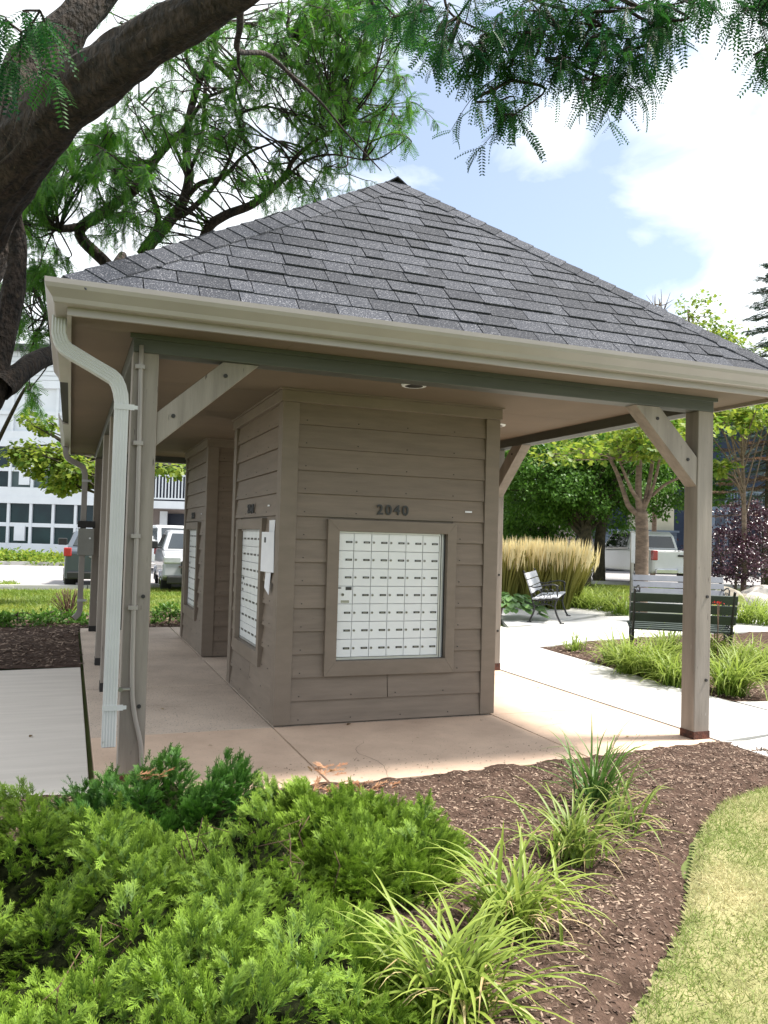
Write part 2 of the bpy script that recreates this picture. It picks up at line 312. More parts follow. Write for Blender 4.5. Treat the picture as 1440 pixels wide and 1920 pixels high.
terrain('mulch_bed', [(4.24, .62), (4.2, -.04), (4.55, -.12), (14, -.28), (14, 4.98), (8.2, 4.58), (5.74, 4.07), (4.43, 3.54), (4.33, 2.2)], lambda x, y: -.035+.03*vnoise(x, y, 5, 9)+.02*vnoise(x, y, 17, 2), SOIL, .05)
terrain('mulch_bed', [(6.5, 8), (9.2, 10.35), (15.9, 11.6), (19, 14), (17, 17), (9, 15), (6.5, 11)], lambda x, y: -.02+.04*vnoise(x, y, 4, 9), SOIL, .15)

# ------------------------------------------------------------ pavilion
XL, XR, YF, YB, PW = -1.122, 2.944, -1.118, 6.17, .138
EX0, EX1, EY0, EY1, EZ = -1.51, 3.33, -1.51, 6.58, 2.585
PV = thing('mail_pavilion', 'open mail pavilion with grey shingled hip roof on taupe posts', 'pavilion')
def part(mb, name, m, parent=PV, **kw): return mb.build(name, m, parent, **kw)
# posts: (x0, y0)
posts = [(XL, YF), (XR-PW, YF), (XL, 1.60), (XR-PW, 1.94), (XL, 3.05), (XL, 6.03), (XR-PW, 6.03), (XR-PW, 4.0)]
for k, (x, y) in enumerate(posts):
    p = part(MB().box(x, x+PW, y, y+PW, .012, 2.366), 'post', POSTM, bevel=.006)
    if k == 0: p['label'] = 'near left post with conduit and downspout strapped to it'
    part(MB().box(x-.003, x+PW+.003, y-.003, y+PW+.003, .0, .055 if k < 2 else .075), 'post_shoe', RUST if k in (0, 1, 3) else DARK, p)
    for z in (.42, 1.02): part(MB().cyl((x+PW*.72, y-.004, z), (0, 1, 0), .011, .012, 8), 'bolt', DARK, p)
# rings of beams
part(MB().box(XL, XR, YF, YF+.13, 2.366, 2.464), 'beam', BEAMM, bevel=.004)
part(MB().box(XL, XR, YB-.13, YB, 2.366, 2.464), 'beam', BEAMM, bevel=.004)
part(MB().box(XL, XL+.13, YF+.132, YB-.132, 2.366, 2.464), 'beam', BEAMM, bevel=.004)
part(MB().box(XR-.13, XR, YF+.132, YB-.132, 2.366, 2.464), 'beam', BEAMM, bevel=.004)
part(MB().box(XL-.02, XR+.02, YF-.02, YF-.002, 2.438, 2.464), 'frieze_trim', BEAMM)
# braces
def brace(a, b, thick, wid, axis):
    a = Vector(a); b = Vector(b); d = (b-a).normalized(); n = Vector((0, 1, 0)) if axis == 'x' else Vector((1, 0, 0)); u = d.cross(n).normalized()
    mb = MB(); h = wid/2
    # ends cut flush: vertical at the post, horizontal at the beam
    def cutv(off):   # point on the edge line meeting the post face
        p = a+u*off; t = ((a.x-p.x)/d.x) if axis == 'x' else ((a.y-p.y)/d.y); return p+d*t
    def cuth(off):
        p = b+u*off; t = (b.z-p.z)/d.z; return p+d*t
    q = [cutv(-h), cuth(-h), cuth(h), cutv(h)]
    mb.hexa([p-n*thick/2 for p in q], [p+n*thick/2 for p in q])
    o = part(mb, 'brace', POSTM, bevel=.004)
    for p in (a+d*.12, b-d*.12): part(MB().cyl(p-n*(thick/2+.003) if axis == 'x' else p-Vector((thick/2+.003, 0, 0)), n, .012, .008, 8), 'bolt', DARK, o)
brace((XL+PW+.001, YF+.069, 1.95), (-.52, YF+.069, 2.365), .09, .14, 'x')
brace((XR-PW-.001, YF+.069, 1.92), (2.36, YF+.069, 2.365), .12, .15, 'x')
brace((XR-.069, 1.939, 1.95), (XR-.069, 1.48, 2.365), .11, .14, 'y')
# ceiling boards and soffit
for k in range(6):
    y0 = YF+.131+k*1.18; part(MB().box(XL+.131, XR-.131, y0+.002, min(y0+1.178, YB-.131), 2.45, 2.462), 'ceiling_panel', CEIL)
sf = [(EX0+.06, EX1-.06, EY0+.06, YF, 'x'), (EX0+.06, EX1-.06, YB, EY1-.06, 'x'), (EX0+.06, XL, YF, YB, 'y'), (XR, EX1-.06, YF, YB, 'y')]
for x0, x1, y0, y1, ax in sf:
    n = 4; 
    for k in range(n):
        if ax == 'x': part(MB().box(x0+(x1-x0)*k/n+.001, x0+(x1-x0)*(k+1)/n-.001, y0, y1, 2.466, 2.474), 'soffit_panel', CEIL)
        else: part(MB().box(x0, x1, y0+(y1-y0)*k/n+.001, y0+(y1-y0)*(k+1)/n-.001, 2.466, 2.474), 'soffit_panel', CEIL)
fb = .045
part(MB().box(EX0+fb, EX1-fb, EY0+fb, EY0+fb+.02, 2.44, 2.575), 'fascia', GUTM)
part(MB().box(EX0+fb, EX1-fb, EY1-fb-.02, EY1-fb, 2.44, 2.575), 'fascia', GUTM)
part(MB().box(EX0+fb, EX0+fb+.02, EY0+fb+.021, EY1-fb-.021, 2.44, 2.575), 'fascia', GUTM)
part(MB().box(EX1-fb-.02, EX1-fb, EY0+fb+.021, EY1-fb-.021, 2.44, 2.575), 'fascia', GUTM)
# K-style gutters, profile (outward, z)
GP = [(.0, 2.572), (.0, 2.478), (.055, 2.478), (.062, 2.484), (.068, 2.505), (.085, 2.528), (.098, 2.545), (.104, 2.565), (.104, 2.590), (.094, 2.592), (.094, 2.570), (.088, 2.55), (.05, 2.50), (.006, 2.49), (.006, 2.572)]
def gutter(a, b, outv, ma, mbb):
    a = Vector((*a, 0)); b = Vector((*b, 0)); o = Vector((*outv, 0)); d = (b-a).normalized(); m = MB(); n = len(GP)
    v = [a+o*q-d*q*ma+Vector((0, 0, z)) for q, z in GP]+[b+o*q+d*q*mbb+Vector((0, 0, z)) for q, z in GP]
    f = [(i, (i+1) % n, n+(i+1) % n, n+i) for i in range(n)]+[tuple(range(n)), tuple(reversed(range(n, 2*n)))]
    m.add(v, f); return part(m, 'gutter', GUTM)
g0 = EX0+fb-.002; g1 = EX1-fb+.002; h0 = EY0+fb-.002; h1 = EY1-fb+.002
gutter((g0, h0), (g1, h0), (0, -1), 1, 1)
gutter((g1, h0), (g1, h1), (1, 0), 1, 1)
gutter((g0, h1), (g0, 3.35), (-1, 0), 1, 0)
gutter((g0, .75), (g0, h0), (-1, 0), 0, 1)
gutter((g1, h1), (g0, h1), (0, 1), 1, 1)
part(MB().box(g0-.06, g0-.001, .76, 3.34, 2.50, 2.57), 'eave_board', DARK)
# ---- roof
RF = bpy.data.objects.new('roof', None); COL.objects.link(RF); RF.parent = PV
AX, AY0, AY1, AZ = .911, .22, 4.85, 4.235
c00, c10, c11, c01 = [Vector(p) for p in ((EX0, EY0, EZ), (EX1, EY0, EZ), (EX1, EY1, EZ), (EX0, EY1, EZ))]
A0, A1 = Vector((AX, AY0, AZ)), Vector((AX, AY1, AZ))
dk = MB(); dz = Vector((0, 0, -.02))
dk.add([p+dz for p in (c00, c10, c11, c01, A0, A1)], [(0, 1, 4), (1, 2, 5, 4), (2, 3, 5), (3, 0, 4, 5), (3, 2, 1, 0)])
part(dk, 'roof_deck', DARK, RF)
def slope_frame(a, b, top):     # a,b eave ends; returns unit along, unit up-slope, normal, length
    e = (b-a).normalized(); t = top-a; s = t-e*t.dot(e); ln = s.length; s.normalize(); return e, s, e.cross(s).normalized(), ln
def plane_pt(o, e, s, n, x, y, h): return o+e*x+s*y+n*h
# front face: every shingle tab is a piece
e, s, nn, SL = slope_frame(c00, c10, A0); base = c00; WID = (c10-c00).length; NC = 17; ex = SL/NC
tx = (A0-c00).dot(e)
for k in range(NC):
    y0 = k*ex-(.02 if k == 0 else 0); y1 = min((k+1)*ex+.03, SL)
    lo = lambda y: tx*max(0, y)/SL; hi = lambda y: WID-(WID-tx)*max(0, y)/SL
    x = lo(y0)-random.uniform(0, .15)
    while x < hi(y0):
        w = random.choice([.13, .17, .21, .24, .27, .31])*random.uniform(.93, 1.07); xa = max(x, lo(y0)); xb = min(x+w-.006, hi(y0)); x += w
        if xb-xa < .02: continue
        ta, tb = max(xa, lo(y1)), min(xb, hi(y1))
        if tb < ta: ta = tb = (ta+tb)/2 if abs(ta-tb) < .1 else (lo(y1) if xa < tx else hi(y1))
        hb = .0135+random.choice([0, 0, .003, .006]); drop = random.uniform(-.006, .004)
        q = [(xa, y0+drop, hb), (xb, y0+drop, hb), (tb, y1, .006), (ta, y1, .006)]
        m = MB(); m.hexa([plane_pt(base, e, s, nn, a, b, h-.009) for a, b, h in q], [plane_pt(base, e, s, nn, a, b, h) for a, b, h in q])
        part(m, 'shingle', SHIN, RF)
# other slopes: joined courses
def courses(a, b, ta, tb):
    e, s, n, ln = slope_frame(a, b, ta); W_ = (b-a).length; la = (ta-a).dot(e); lb = W_-(tb-a).dot(e); nc = round(ln/ex); m = MB()
    for k in range(nc):
        y0 = k*ln/nc; y1 = (k+1)*ln/nc+.02
        x = la*y0/ln
        while x < W_-lb*y0/ln:
            w = random.uniform(.15, .33); xb = min(x+w-.004, W_-lb*y0/ln)
            q = [(x, y0, .018), (xb, y0, .018), (max(min(xb, W_-lb*min(y1, ln)/ln), x), min(y1, ln), .006), (min(max(x, la*min(y1, ln)/ln), xb), min(y1, ln), .006)]
            m.hexa([plane_pt(a, e, s, n, i, j, h-.009) for i, j, h in q], [plane_pt(a, e, s, n, i, j, h) for i, j, h in q]); x += w
    part(m, 'shingle_courses', SHIN, RF, kind='stuff')
courses(c10, c11, A0, A1); courses(c11, c01, A1, A1); courses(c01, c00, A1, A0)
def caps(a, b, n1, n2, sp=.142):       # bent cap pieces over a hip or ridge
    d = (b-a); ln = d.length; d.normalize(); n = round(ln/sp); s1 = n1.cross(d).normalized(); s2 = n2.cross(d).normalized(); um = (n1+n2).normalized()
    if s1.z > 0: s1 = -s1
    if s2.z > 0: s2 = -s2
    for k in range(n):
        p0 = a+d*(k*ln/n); p1 = a+d*min((k+1.25)*ln/n, ln+.02); w = .135
        lo_, hi_ = .0215, .014
        m = MB(); f = []
        v = [p0+s1*w+n1*lo_, p0+um*lo_*1.15, p0+s2*w+n2*lo_, p1+s1*w+n1*hi_, p1+um*hi_*1.15, p1+s2*w+n2*hi_]
        v += [x-um*.010 for x in v]
        m.add(v, [(0, 1, 4, 3), (1, 2, 5, 4), (9, 10, 7, 6), (10, 11, 8, 7), (0, 6, 7, 1), (1, 7, 8, 2), (3, 4, 10, 9), (4, 5, 11, 10), (0, 3, 9, 6), (2, 8, 11, 5)])
        part(m, 'hip_cap', SHIN, RF)
nf = slope_frame(c00, c10, A0)[2]; nr = slope_frame(c10, c11, A0)[2]; nb = slope_frame(c11, c01, A1)[2]; nl = slope_frame(c01, c00, A1)[2]
caps(c00+(A0-c00)*.012, A0, nf, nl); caps(c10+(A0-c10)*.012, A0, nf, nr); caps(c11, A1, nb, nr); caps(c01, A1, nb, nl); caps(A1+Vector((0, 0, .005)), A0+Vector((0, -.05, .005)), nl, nr)
# ---- downspouts (ribbed rectangular pipe)
def sweep_rect(path, w, d, wide, m, ribs=5, tilt=None):
    """path points; 'wide' is the direction of the ribbed face's width"""
    prof = []
    for i in range(ribs*2+1):
        t = -1+2*i/(ribs*2); prof.append((t*w/2, -d/2-(.0035 if i % 2 else 0)))
    prof += [(w/2, 0), (w/2, d/2)]+[(-(-1+2*i/(ribs*2))*w/2, d/2+(.006 if i % 2 else 0)) for i in range(1, ribs*2)]+[(-w/2, d/2), (-w/2, 0)]
    P = [Vector(p) for p in path]; wd = Vector(wide).normalized(); n = len(prof); v = []
    for i, p in enumerate(P):
        t = (P[min(i+1, len(P)-1)]-P[max(i-1, 0)]).normalized(); dp = Vector((0, 1, 0)); wv = dp.cross(t).normalized()
        if wv.dot(wd) < 0: wv = -wv
        sc = 1.0+(.035 if (i % 2 and abs(t.z) < .985) else 0)
        for a, b in prof: v.append(p+wv*a*sc+dp*b*sc)
    f = [(i*n+k, i*n+(k+1) % n, (i+1)*n+(k+1) % n, (i+1)*n+k) for i in range(len(P)-1) for k in range(n)]
    m.add(v, f)
def downspout(yc, x_out, x_dn, zbot, label, kick=False):
    m = MB()
    path = [(x_out, yc, 2.49), (x_out, yc, 2.40)]
    path += [(x_out+.004+.10*(1-math.cos(a)), yc, 2.40-.10*math.sin(a)) for a in np.linspace(.12, 1.12, 8)]
    xe, ze = path[-1][0], path[-1][2]; x2, z2 = x_dn-.055, ze-(x_dn-.055-xe)*.52
    path += [(xe+.5*(x2-xe), yc, ze+.5*(z2-ze)), (x2, yc, z2)]
    path += [(x2+.055*math.sin(a), yc, z2-.12*(1-math.cos(a))-.028*a) for a in np.linspace(.25, 1.45, 8)]
    path += [(x_dn, yc, z2-.22), (x_dn, yc, 1.2), (x_dn, yc, zbot+.1), (x_dn, yc, zbot)]
    if kick: path = path[:-1]+[(x_dn-.02, yc, zbot+.05), (x_dn-.07, yc, zbot)]
    sweep_rect(path, .072, .055, (1, 0, 0), m)
    o = part(m, 'downspout', DSPM if not kick else GUTM, label=label)
    for z in (2.04, .44):
        st = MB(); st.box(x_dn-.040, x_dn+.040, yc-.0335, yc-.030, z-.015, z+.015); st.hexa([(x_dn+.04, yc-.0335, z-.015), (x_dn+.065, yc-.033, z-.015), (x_dn+.065, yc-.030, z-.015), (x_dn+.04, yc-.030, z-.015)], [(x_dn+.04, yc-.0335, z+.015), (x_dn+.065, yc-.033, z+.015), (x_dn+.065, yc-.030, z+.015), (x_dn+.04, yc-.030, z+.015)])
        st.prism([(x_dn+.065, yc-.033), (x_dn+.082, yc-.033), (x_dn+.082, yc-.03), (x_dn+.065, yc-.03)], z-.010, z+.010)
        part(st, 'strap', DSPM, o)
    return o
d1 = downspout(-1.20, -1.505, -1.178, .235, 'pale ribbed downspout on the near left corner post')
dkk = MB(); dkk.box(-1.21, -1.146, -1.224, -1.176, .232, .236); part(dkk, 'opening', DARK, d1)
downspout(5.85, -1.505, -1.25, .2, 'narrow brown-grey downspout at the back left corner', kick=True)
# conduit on the near left post
cy = YF-.018
cp = spline([(-1.082, cy, 2.40), (-1.075, cy, 1.86), (-1.07, cy, 1.36), (-1.07, cy, .96), (-1.064, cy, .55), (-1.045, cy, .38), (-1.005, cy, .20), (-.995, cy, .0)], 5)
cm = MB(); cm.tube(cp, .0125, 10); co = part(cm, 'conduit', GUTM)
for z, x in ((2.28, -1.081), (1.86, -1.075), (1.35, -1.07), (.96, -1.07)):
    c = MB(); c.box(x-.03, x+.02, cy-.0165, YF-.001, z-.011, z+.011); c.cyl((x-.025, cy-.014, z), (0, 1, 0), .006, .01, 8); part(c, 'clamp', GUTM, co)
hb = MB(); hb.cyl((-1.10, YF-.025, .52), (1, 0, 0), .008, .05, 8); hb.cyl((-1.125, YF-.028, .52), (0, 1, 0), .013, .02, 10); part(hb, 'hose_hook', LOCKM)
# recessed ceiling lights
for x, y in ((.78, -.60), (2.2, .80), (-.55, 2.6), (2.2, 3.6)):
    lm = MB(); lm.tube([(x, y, 2.438), (x, y, 2.449)], [.085, .09], 24, smooth=False); l = part(lm, 'ceiling_light', WHITE_E)
    part(MB().tube([(x, y, 2.4365), (x, y, 2.4378)], .062, 24, smooth=False), 'lens', DARK, l)
# electric box on the back left post: a thing fixed to it
eb = thing('electrical_box', 'grey metal electrical box hung on the back left post beyond the downspout', 'electrical box', (-1.31, 5.80, 0))
bm = mat('box_grey', (.30, .30, .27), rough=.5)
MB().box(-.0, .20, -.02, .12, 1.04, 1.40).build('cabinet', bm, eb, bevel=.008)
MB().box(-.01, .21, -.03, .13, 1.41, 1.50).build('hood', DARK, eb, bevel=.006)
MB().box(.0, .20, -.026, -.022, 1.05, 1.33).build('cover', bm, eb); MB().cyl((.15, -.032, 1.27), (0, 1, 0), .014, .012, 10).build('knob', WHITE_E, eb)

# ------------------------------------------------------------ mailbox kiosks
def text_mesh(txt, size, ext, off=0.0):
    cu = bpy.data.curves.new('t', 'FONT'); cu.body = txt; cu.size = size; cu.extrude = ext; cu.offset = off; cu.align_x = 'CENTER'
    o = bpy.data.objects.new('t', cu); COL.objects.link(o); dg = bpy.context.evaluated_depsgraph_get()
    me = bpy.data.meshes.new_from_object(o.evaluated_get(dg)); bpy.data.objects.remove(o); bpy.data.curves.remove(cu); me.name = 'digit'; return me
DIG = {c: text_mesh(c, .105, .004, .002) for c in '204'}
for m_ in DIG.values(): m_.materials.clear(); m_.materials.append(BLK)
KW, KD, BH = 1.72, 1.80, .168
# one mail door (u right, v up, w outward)
def door_mesh(kind):
    m = MB(); w, h = .141, .132
    m.hexa([(0.0015, .0, .0015), (w-.0015, .0, .0015), (w-.0015, .0, h-.0015), (.0015, .0, h-.0015)], [(.0025, -.006, .0025), (w-.0025, -.006, .0025), (w-.0025, -.006, h-.0025), (.0025, -.006, h-.0025)], 0)
    if kind == 0:
        m.cyl((.018, -.008, h*.5), (0, 1, 0), .0095, .006, 10, 1); m.cyl((.018, -.0115, h*.5), (0, 1, 0), .0045, .002, 8, 2)
        m.box(.077, .128, -.0085, -.0055, h*.5-.0075, h*.5+.0075, 2); m.box(.088, .117, -.0095, -.0084, h*.5-.0025, h*.5+.0025, 1)
    else:
        m.box(.085, .132, -.0085, -.0055, h*.78, h*.96, 2); m.cyl((.062, -.008, h*.52), (0, 1, 0), .012, .006, 12, 1); m.cyl((.064, -.0115, h*.52), (0, 1, 0), .007, .003, 10, 2)
        m.box(.05, .115, -.0075, -.0055, h*.06, h*.2, 1); m.box(.01, .05, -.0075, -.0055, h*.86, h*.93, 2)
    me = bpy.data.meshes.new('mail_door'); me.from_pydata(m.v, [], m.f)
    for q in (WHITE_E, LOCKM, BLK): me.materials.append(q)
    me.polygons.foreach_set('material_index', m.mi); return me
DOOR = [door_mesh(0), door_mesh(1)]
def frame_of(face):      # maps (u, w_out, z) to kiosk coordinates
    if face == 'front': return Matrix(((1, 0, 0, 0), (0, 1, 0, 0), (0, 0, 1, 0), (0, 0, 0, 1))), KW
    if face == 'left': return Matrix(((0, 1, 0, 0), (-1, 0, 0, KD), (0, 0, 1, 0), (0, 0, 0, 1))), KD
    if face == 'right': return Matrix(((0, -1, 0, KW), (1, 0, 0, 0), (0, 0, 1, 0), (0, 0, 0, 1))), KD
    return Matrix(((-1, 0, 0, KW), (0, -1, 0, KD), (0, 0, 1, 0), (0, 0, 0, 1))), KW
def fbuild(mb, M, name, m, parent, **kw):
    mb.v = [tuple(M @ Vector(p)) for p in mb.v]; return mb.build(name, m, parent, **kw)
def board(u0, u1, z0, z1, M, K, lap=.012):
    b = MB(); b.hexa([(u0, -.026, z0), (u1, -.026, z0), (u1, .0, z0), (u0, .0, z0)], [(u0, -.006, z1+lap*0), (u1, -.006, z1), (u1, 0, z1), (u0, 0, z1)])
    u = u0+.06
    while u < u1-.03: b.box(u-.004, u+.004, -.0255, -.0215, z0+.028, z0+.035, 1); u += .40 if u1-u0 > .5 else .2
    fbuild(b, M, 'siding_board', [PAINT_S, DARK], K)
def face(K, fc, panel=True, number=True, u0=.36):
    M, wd = frame_of(fc); fu0, fu1 = u0, u0+1.05
    T = .09                                 # corner board width
    for k in range(14):
        z0, z1 = k*BH+.012, (k+1)*BH+.010
        if panel and 2 <= k <= 8: segs = [(T, fu0+.02), (fu1-.02, wd-T)]
        elif k == 1: segs = [(T, wd*.49), (wd*.49+.002, wd-T)]
        else: segs = [(T, wd-T)]
        for a, b in segs: board(a+.002, b-.002, z0, z1, M, K)
    for a, b in ((-.034, T), (wd-T, wd+.034)):
        if fc in ('left', 'right'): a, b = (max(a, 0.0), b) if a < 0 else (a, wd)
        m = MB().box(a, b, -.034, .0, .012, 2.352); fbuild(m, M, 'corner_board', PAINT, K, bevel=.003)
    a, b = (-.046, wd+.046) if fc in ('front', 'back') else (.0, wd)
    fbuild(MB().box(a, b, -.046, -.0, 2.353, 2.435), M, 'top_trim', PAINT, K, bevel=.003)
    a, b = (-.058, wd+.058) if fc in ('front', 'back') else (.0, wd)
    fbuild(MB().box(a, b, -.058, -.0, 2.436, 2.4485), M, 'crown_strip', PAINT, K)
    if panel:
        zo0, zo1, zi0, zi1, iu0, iu1 = .352, 1.508, .462, 1.422, fu0+.09, fu1-.075
        P = .050
        def mitre(q0, q1, name='window_trim'):
            m = MB(); m.hexa([(*p[:1], -P, p[1]) for p in q0]+[], [(*p[:1], -.004, p[1]) for p in q0]); fbuild(m, M, name, PAINT, K, bevel=.002)
        mitre([(fu0, zo1), (iu0, zi1), (iu1, zi1), (fu1, zo1)][::-1], 0); mitre([(fu0, zo0), (fu1, zo0), (iu1, zi0), (iu0, zi0)], 0)
        mitre([(fu0, zo0), (iu0, zi0), (iu0, zi1), (fu0, zo1)], 0); mitre([(fu1, zo0), (fu1, zo1), (iu1, zi1), (iu1, zi0)], 0)
        cab = MB()
        cab.box(iu0-.03, iu1+.03, .022, .035, zi0-.03, zi1+.03, 1)
        fr = .012; du0 = iu0-.012; du1 = du0+6*.141; dz0 = zi0+.022
        cab.box(du0-fr, du0, -.004, .02, zi0+.004, zi1-.004); cab.box(du1+.001, du1+fr, -.004, .02, zi0+.004, zi1-.004)
        cab.box(du1+.018, du1+.026, -.010, .02, zi0+.004, zi1-.004)
        cab.box(du0, du1, -.004, .02, zi0+.004, zi0+.02); cab.box(du0, du1, -.004, .02, dz0+7*.132+.001, dz0+7*.132+.012); cab.box(du0, du1, -.014, .02, zi1-.014, zi1-.002)
        for s_ in (iu0-.02, iu1+.001): cab.box(s_-.0, s_+.019, -.0035, .022, zi0-.03, zi1+.03, 2)
        C_ = fbuild(cab, M, 'mailbox_cabinet', [TRIMALU, WHITE_E, BLK], K)
        for r in range(7):
            for c in range(6):
                o = link('mail_door', DOOR[1 if (r == 3 and c == 0) else 0], None, C_)
                o.matrix_local = M @ Matrix.Translation((du0+c*.141, .004, dz0+(6-r)*.132))
    if number:
        hn = bpy.data.objects.new('house_number', None); COL.objects.link(hn); hn.parent = K
        for i, ch in enumerate('2040'):
            o = link('digit', DIG[ch], None, hn)
            o.matrix_local = M @ Matrix.Translation(((fu0+.40+.069*i)+.01, -.030, 1.557+random.uniform(-.003, .003))) @ Matrix.Rotation(PI/2, 4, 'X')
        m = MB().box(fu0+1.13, fu0+1.19, -.026, -.0235, 1.597, 1.61); 
        if fu0+1.19 < wd-.1: fbuild(m, M, 'label_strip', PAPER, K)
def kiosk(y0, label):
    K = thing('mailbox_kiosk', label, 'mailbox kiosk', (.03, y0, 0), group='mailbox kiosks under the pavilion roof')
    MB().box(.0, KW, .036, .04, .012, .3).build('plinth', PAINT, K)
    core = MB(); core.box(.05, KW-.05, .06, KD-.06, .0, 2.44); core.build('core', PAINT, K)
    face(K, 'front', u0=.33); face(K, 'left', u0=.27); face(K, 'right', panel=False, number=False); face(K, 'back', panel=False, number=False)
    # walls behind the boards, leaving the two mailbox recesses open
    m = MB(); g = .036
    for x0, x1, z0, z1 in ((.0, .41, 0, 2.44), (1.315, KW, 0, 2.44), (.41, 1.315, 0, .46), (.41, 1.315, 1.425, 2.44)): m.box(x0, x1, .0005, g, z0+.001, z1)
    m.build('wall', PAINT, K)
    m = MB()
    for a, b, z0, z1 in ((.04, KD-1.255, 0, 2.44), (KD-.35, KD-.04, 0, 2.44), (KD-1.255, KD-.35, 0, .46), (KD-1.255, KD-.35, 1.425, 2.44)): m.box(.0005, g, a, b, z0+.001, z1)
    m.build('wall', PAINT, K)
    m = MB(); m.box(KW-g, KW-.0005, .04, KD-.04, .001, 2.44); m.build('wall', PAINT, K); m = MB(); m.box(.04, KW-.04, KD-g, KD-.0005, .001, 2.44); m.build('wall', PAINT, K)
    return K
K1 = kiosk(0.0, 'near taupe clapboard mailbox kiosk with a paper notice on its left side')
K2 = kiosk(3.43, 'far taupe clapboard mailbox kiosk half hidden behind the near one')
# paper notices on the near kiosk's left face
pn = thing('paper_notice', 'white paper notices pinned beside the left mailbox window of the near kiosk', 'notice', (.005, .25, 1.2))
m = MB(); m.hexa([(-.006, -.13, -.10), (-.05, .11, -.10), (-.046, .11, -.10), (-.002, -.13, -.10)], [(-.008, -.12, .20), (-.05, .10, .20), (-.046, .10, .20), (-.004, -.12, .20)]); m.build('sheet', PAPER, pn)
m = MB(); m.hexa([(-.002, -.10, .20), (-.004, .06, .20), (-.002, .06, .20), (0, -.10, .20)], [(-.002, -.12, .29), (-.004, .06, .29), (-.002, .06, .29), (0, -.12, .29)]); m.build('sheet', PAPER, pn)
m = MB(); m.hexa([(-.014, -.03, -.27), (-.03, .05, -.22), (-.027, .05, -.22), (-.011, -.03, -.27)], [(-.010, -.06, -.10), (-.016, .08, -.10), (-.013, .08, -.10), (-.007, -.06, -.10)]); m.build('sheet', PAPER, pn)
m = MB(); m.hexa([(-.0365, .02, .12), (-.042, .05, .12), (-.040, .05, .12), (-.0345, .02, .12)], [(-.0365, .02, .16), (-.042, .05, .16), (-.040, .05, .16), (-.0345, .02, .16)]); m.build('print', BLK, pn)

# ------------------------------------------------------------ foliage templates
def pinnate(pairs=10, leng=1.0, lw=.072, ll=.18, droop=.25):
    v, f, g = [], [], []
    for i in range(pairs):
        t = (i+.6)/pairs; y = t*leng; z = -droop*t*t
        l = ll*(1-.55*abs(t-.45))
        for s_ in (-1, 1):
            k = len(v); a = .35
            dx, dy = s_*math.cos(a)*l, math.sin(a)*l
            v += [(0, y, z), (dx*.5+lw*.35*-s_*0, y+dy*.5-lw/2, z-.01), (dx, y+dy, z-.035), (dx*.5, y+dy*.5+lw/2, z-.01)]; f.append((k, k+1, k+2, k+3)); g += [t]*4
    k = len(v); v += [(-.006, 0, 0), (.006, 0, 0), (.004, leng, -droop), (-.004, leng, -droop)]; f.append((k, k+1, k+2, k+3)); g += [0, 0, 1, 1]
    return np.array(v), np.array(f), np.array(g)
def leafquad(w=.7):       # folded broad leaf
    v = np.array([(0, 0, 0), (-w/2, .35, .06), (0, .5, 0), (w/2, .35, .06), (-w*.38, .78, -.03), (0, 1, -.12), (w*.38, .78, -.03)])
    return v, np.array([(0, 2, 1), (0, 3, 2), (1, 2, 5), (1, 5, 4), (2, 3, 6), (2, 6, 5)]), v[:, 1]
def leaf2(w=.6):          # cheap leaf: one folded diamond of two triangles
    v = np.array([(0, 0, 0), (-w/2, .5, .08), (0, 1, -.08), (w/2, .5, .08)]); return v, np.array([(0, 2, 1), (0, 3, 2)]), v[:, 1]
def lobed(w=1.0):         # maple-like
    v = np.array([(0, 0, 0), (-.5, .25, .03), (-.2, .45, 0), (-.42, .8, -.05), (0, 1.05, -.1), (.42, .8, -.05), (.2, .45, 0), (.5, .25, .03)])
    return v, np.array([(0, 2, 1), (0, 4, 2), (2, 4, 3), (0, 6, 4), (4, 6, 5), (0, 7, 6)]), v[:, 1]
def juniper():
    v, f, g = [], [], []
    def blade(p, d, l, w, g0, g1):
        k = len(v); p = np.array(p); d = np.array(d)/np.linalg.norm(d); s_ = np.cross(d, (0, 0, 1)); s_ /= np.linalg.norm(s_)+1e-9
        v.extend([p+s_*w*.55, p+d*l+np.array([0, 0, .012]), p-s_*w*.55]); f.append((k, k+1, k+2)); g.extend([g0, g1, g0])
    r = random.Random(3)
    blade((0, 0, 0), (0, 1, .1), 1.05, .05, 0, .9)
    for i in range(6):
        t = .14+.135*i
        for s_ in (-1, 1):
            a = .62+r.uniform(-.18, .18); l = (.46-.045*i)*r.uniform(.75, 1.15); d = np.array([s_*math.sin(a), math.cos(a), r.uniform(-.15, .5)]); p = np.array([0, t+r.uniform(-.03, .03), .1*t])
            blade(p, d, l, .055, .05+t*.5, .6+t*.4)
            q = r.uniform(.35, .6); s2 = r.choice((-1, 1)); a2 = a*s_+s2*.5; blade(p+d*l*q, (math.sin(a2), math.cos(a2), r.uniform(0, .5)), l*.5, .05, .3+t*.4, .7+t*.3)
            if i < 4: a3 = a*s_-s2*.45; blade(p+d*l*.3, (math.sin(a3), math.cos(a3), r.uniform(0, .4)), l*.5, .05, .3+t*.4, .7+t*.3)
    return np.array(v), np.array(f), np.array(g)

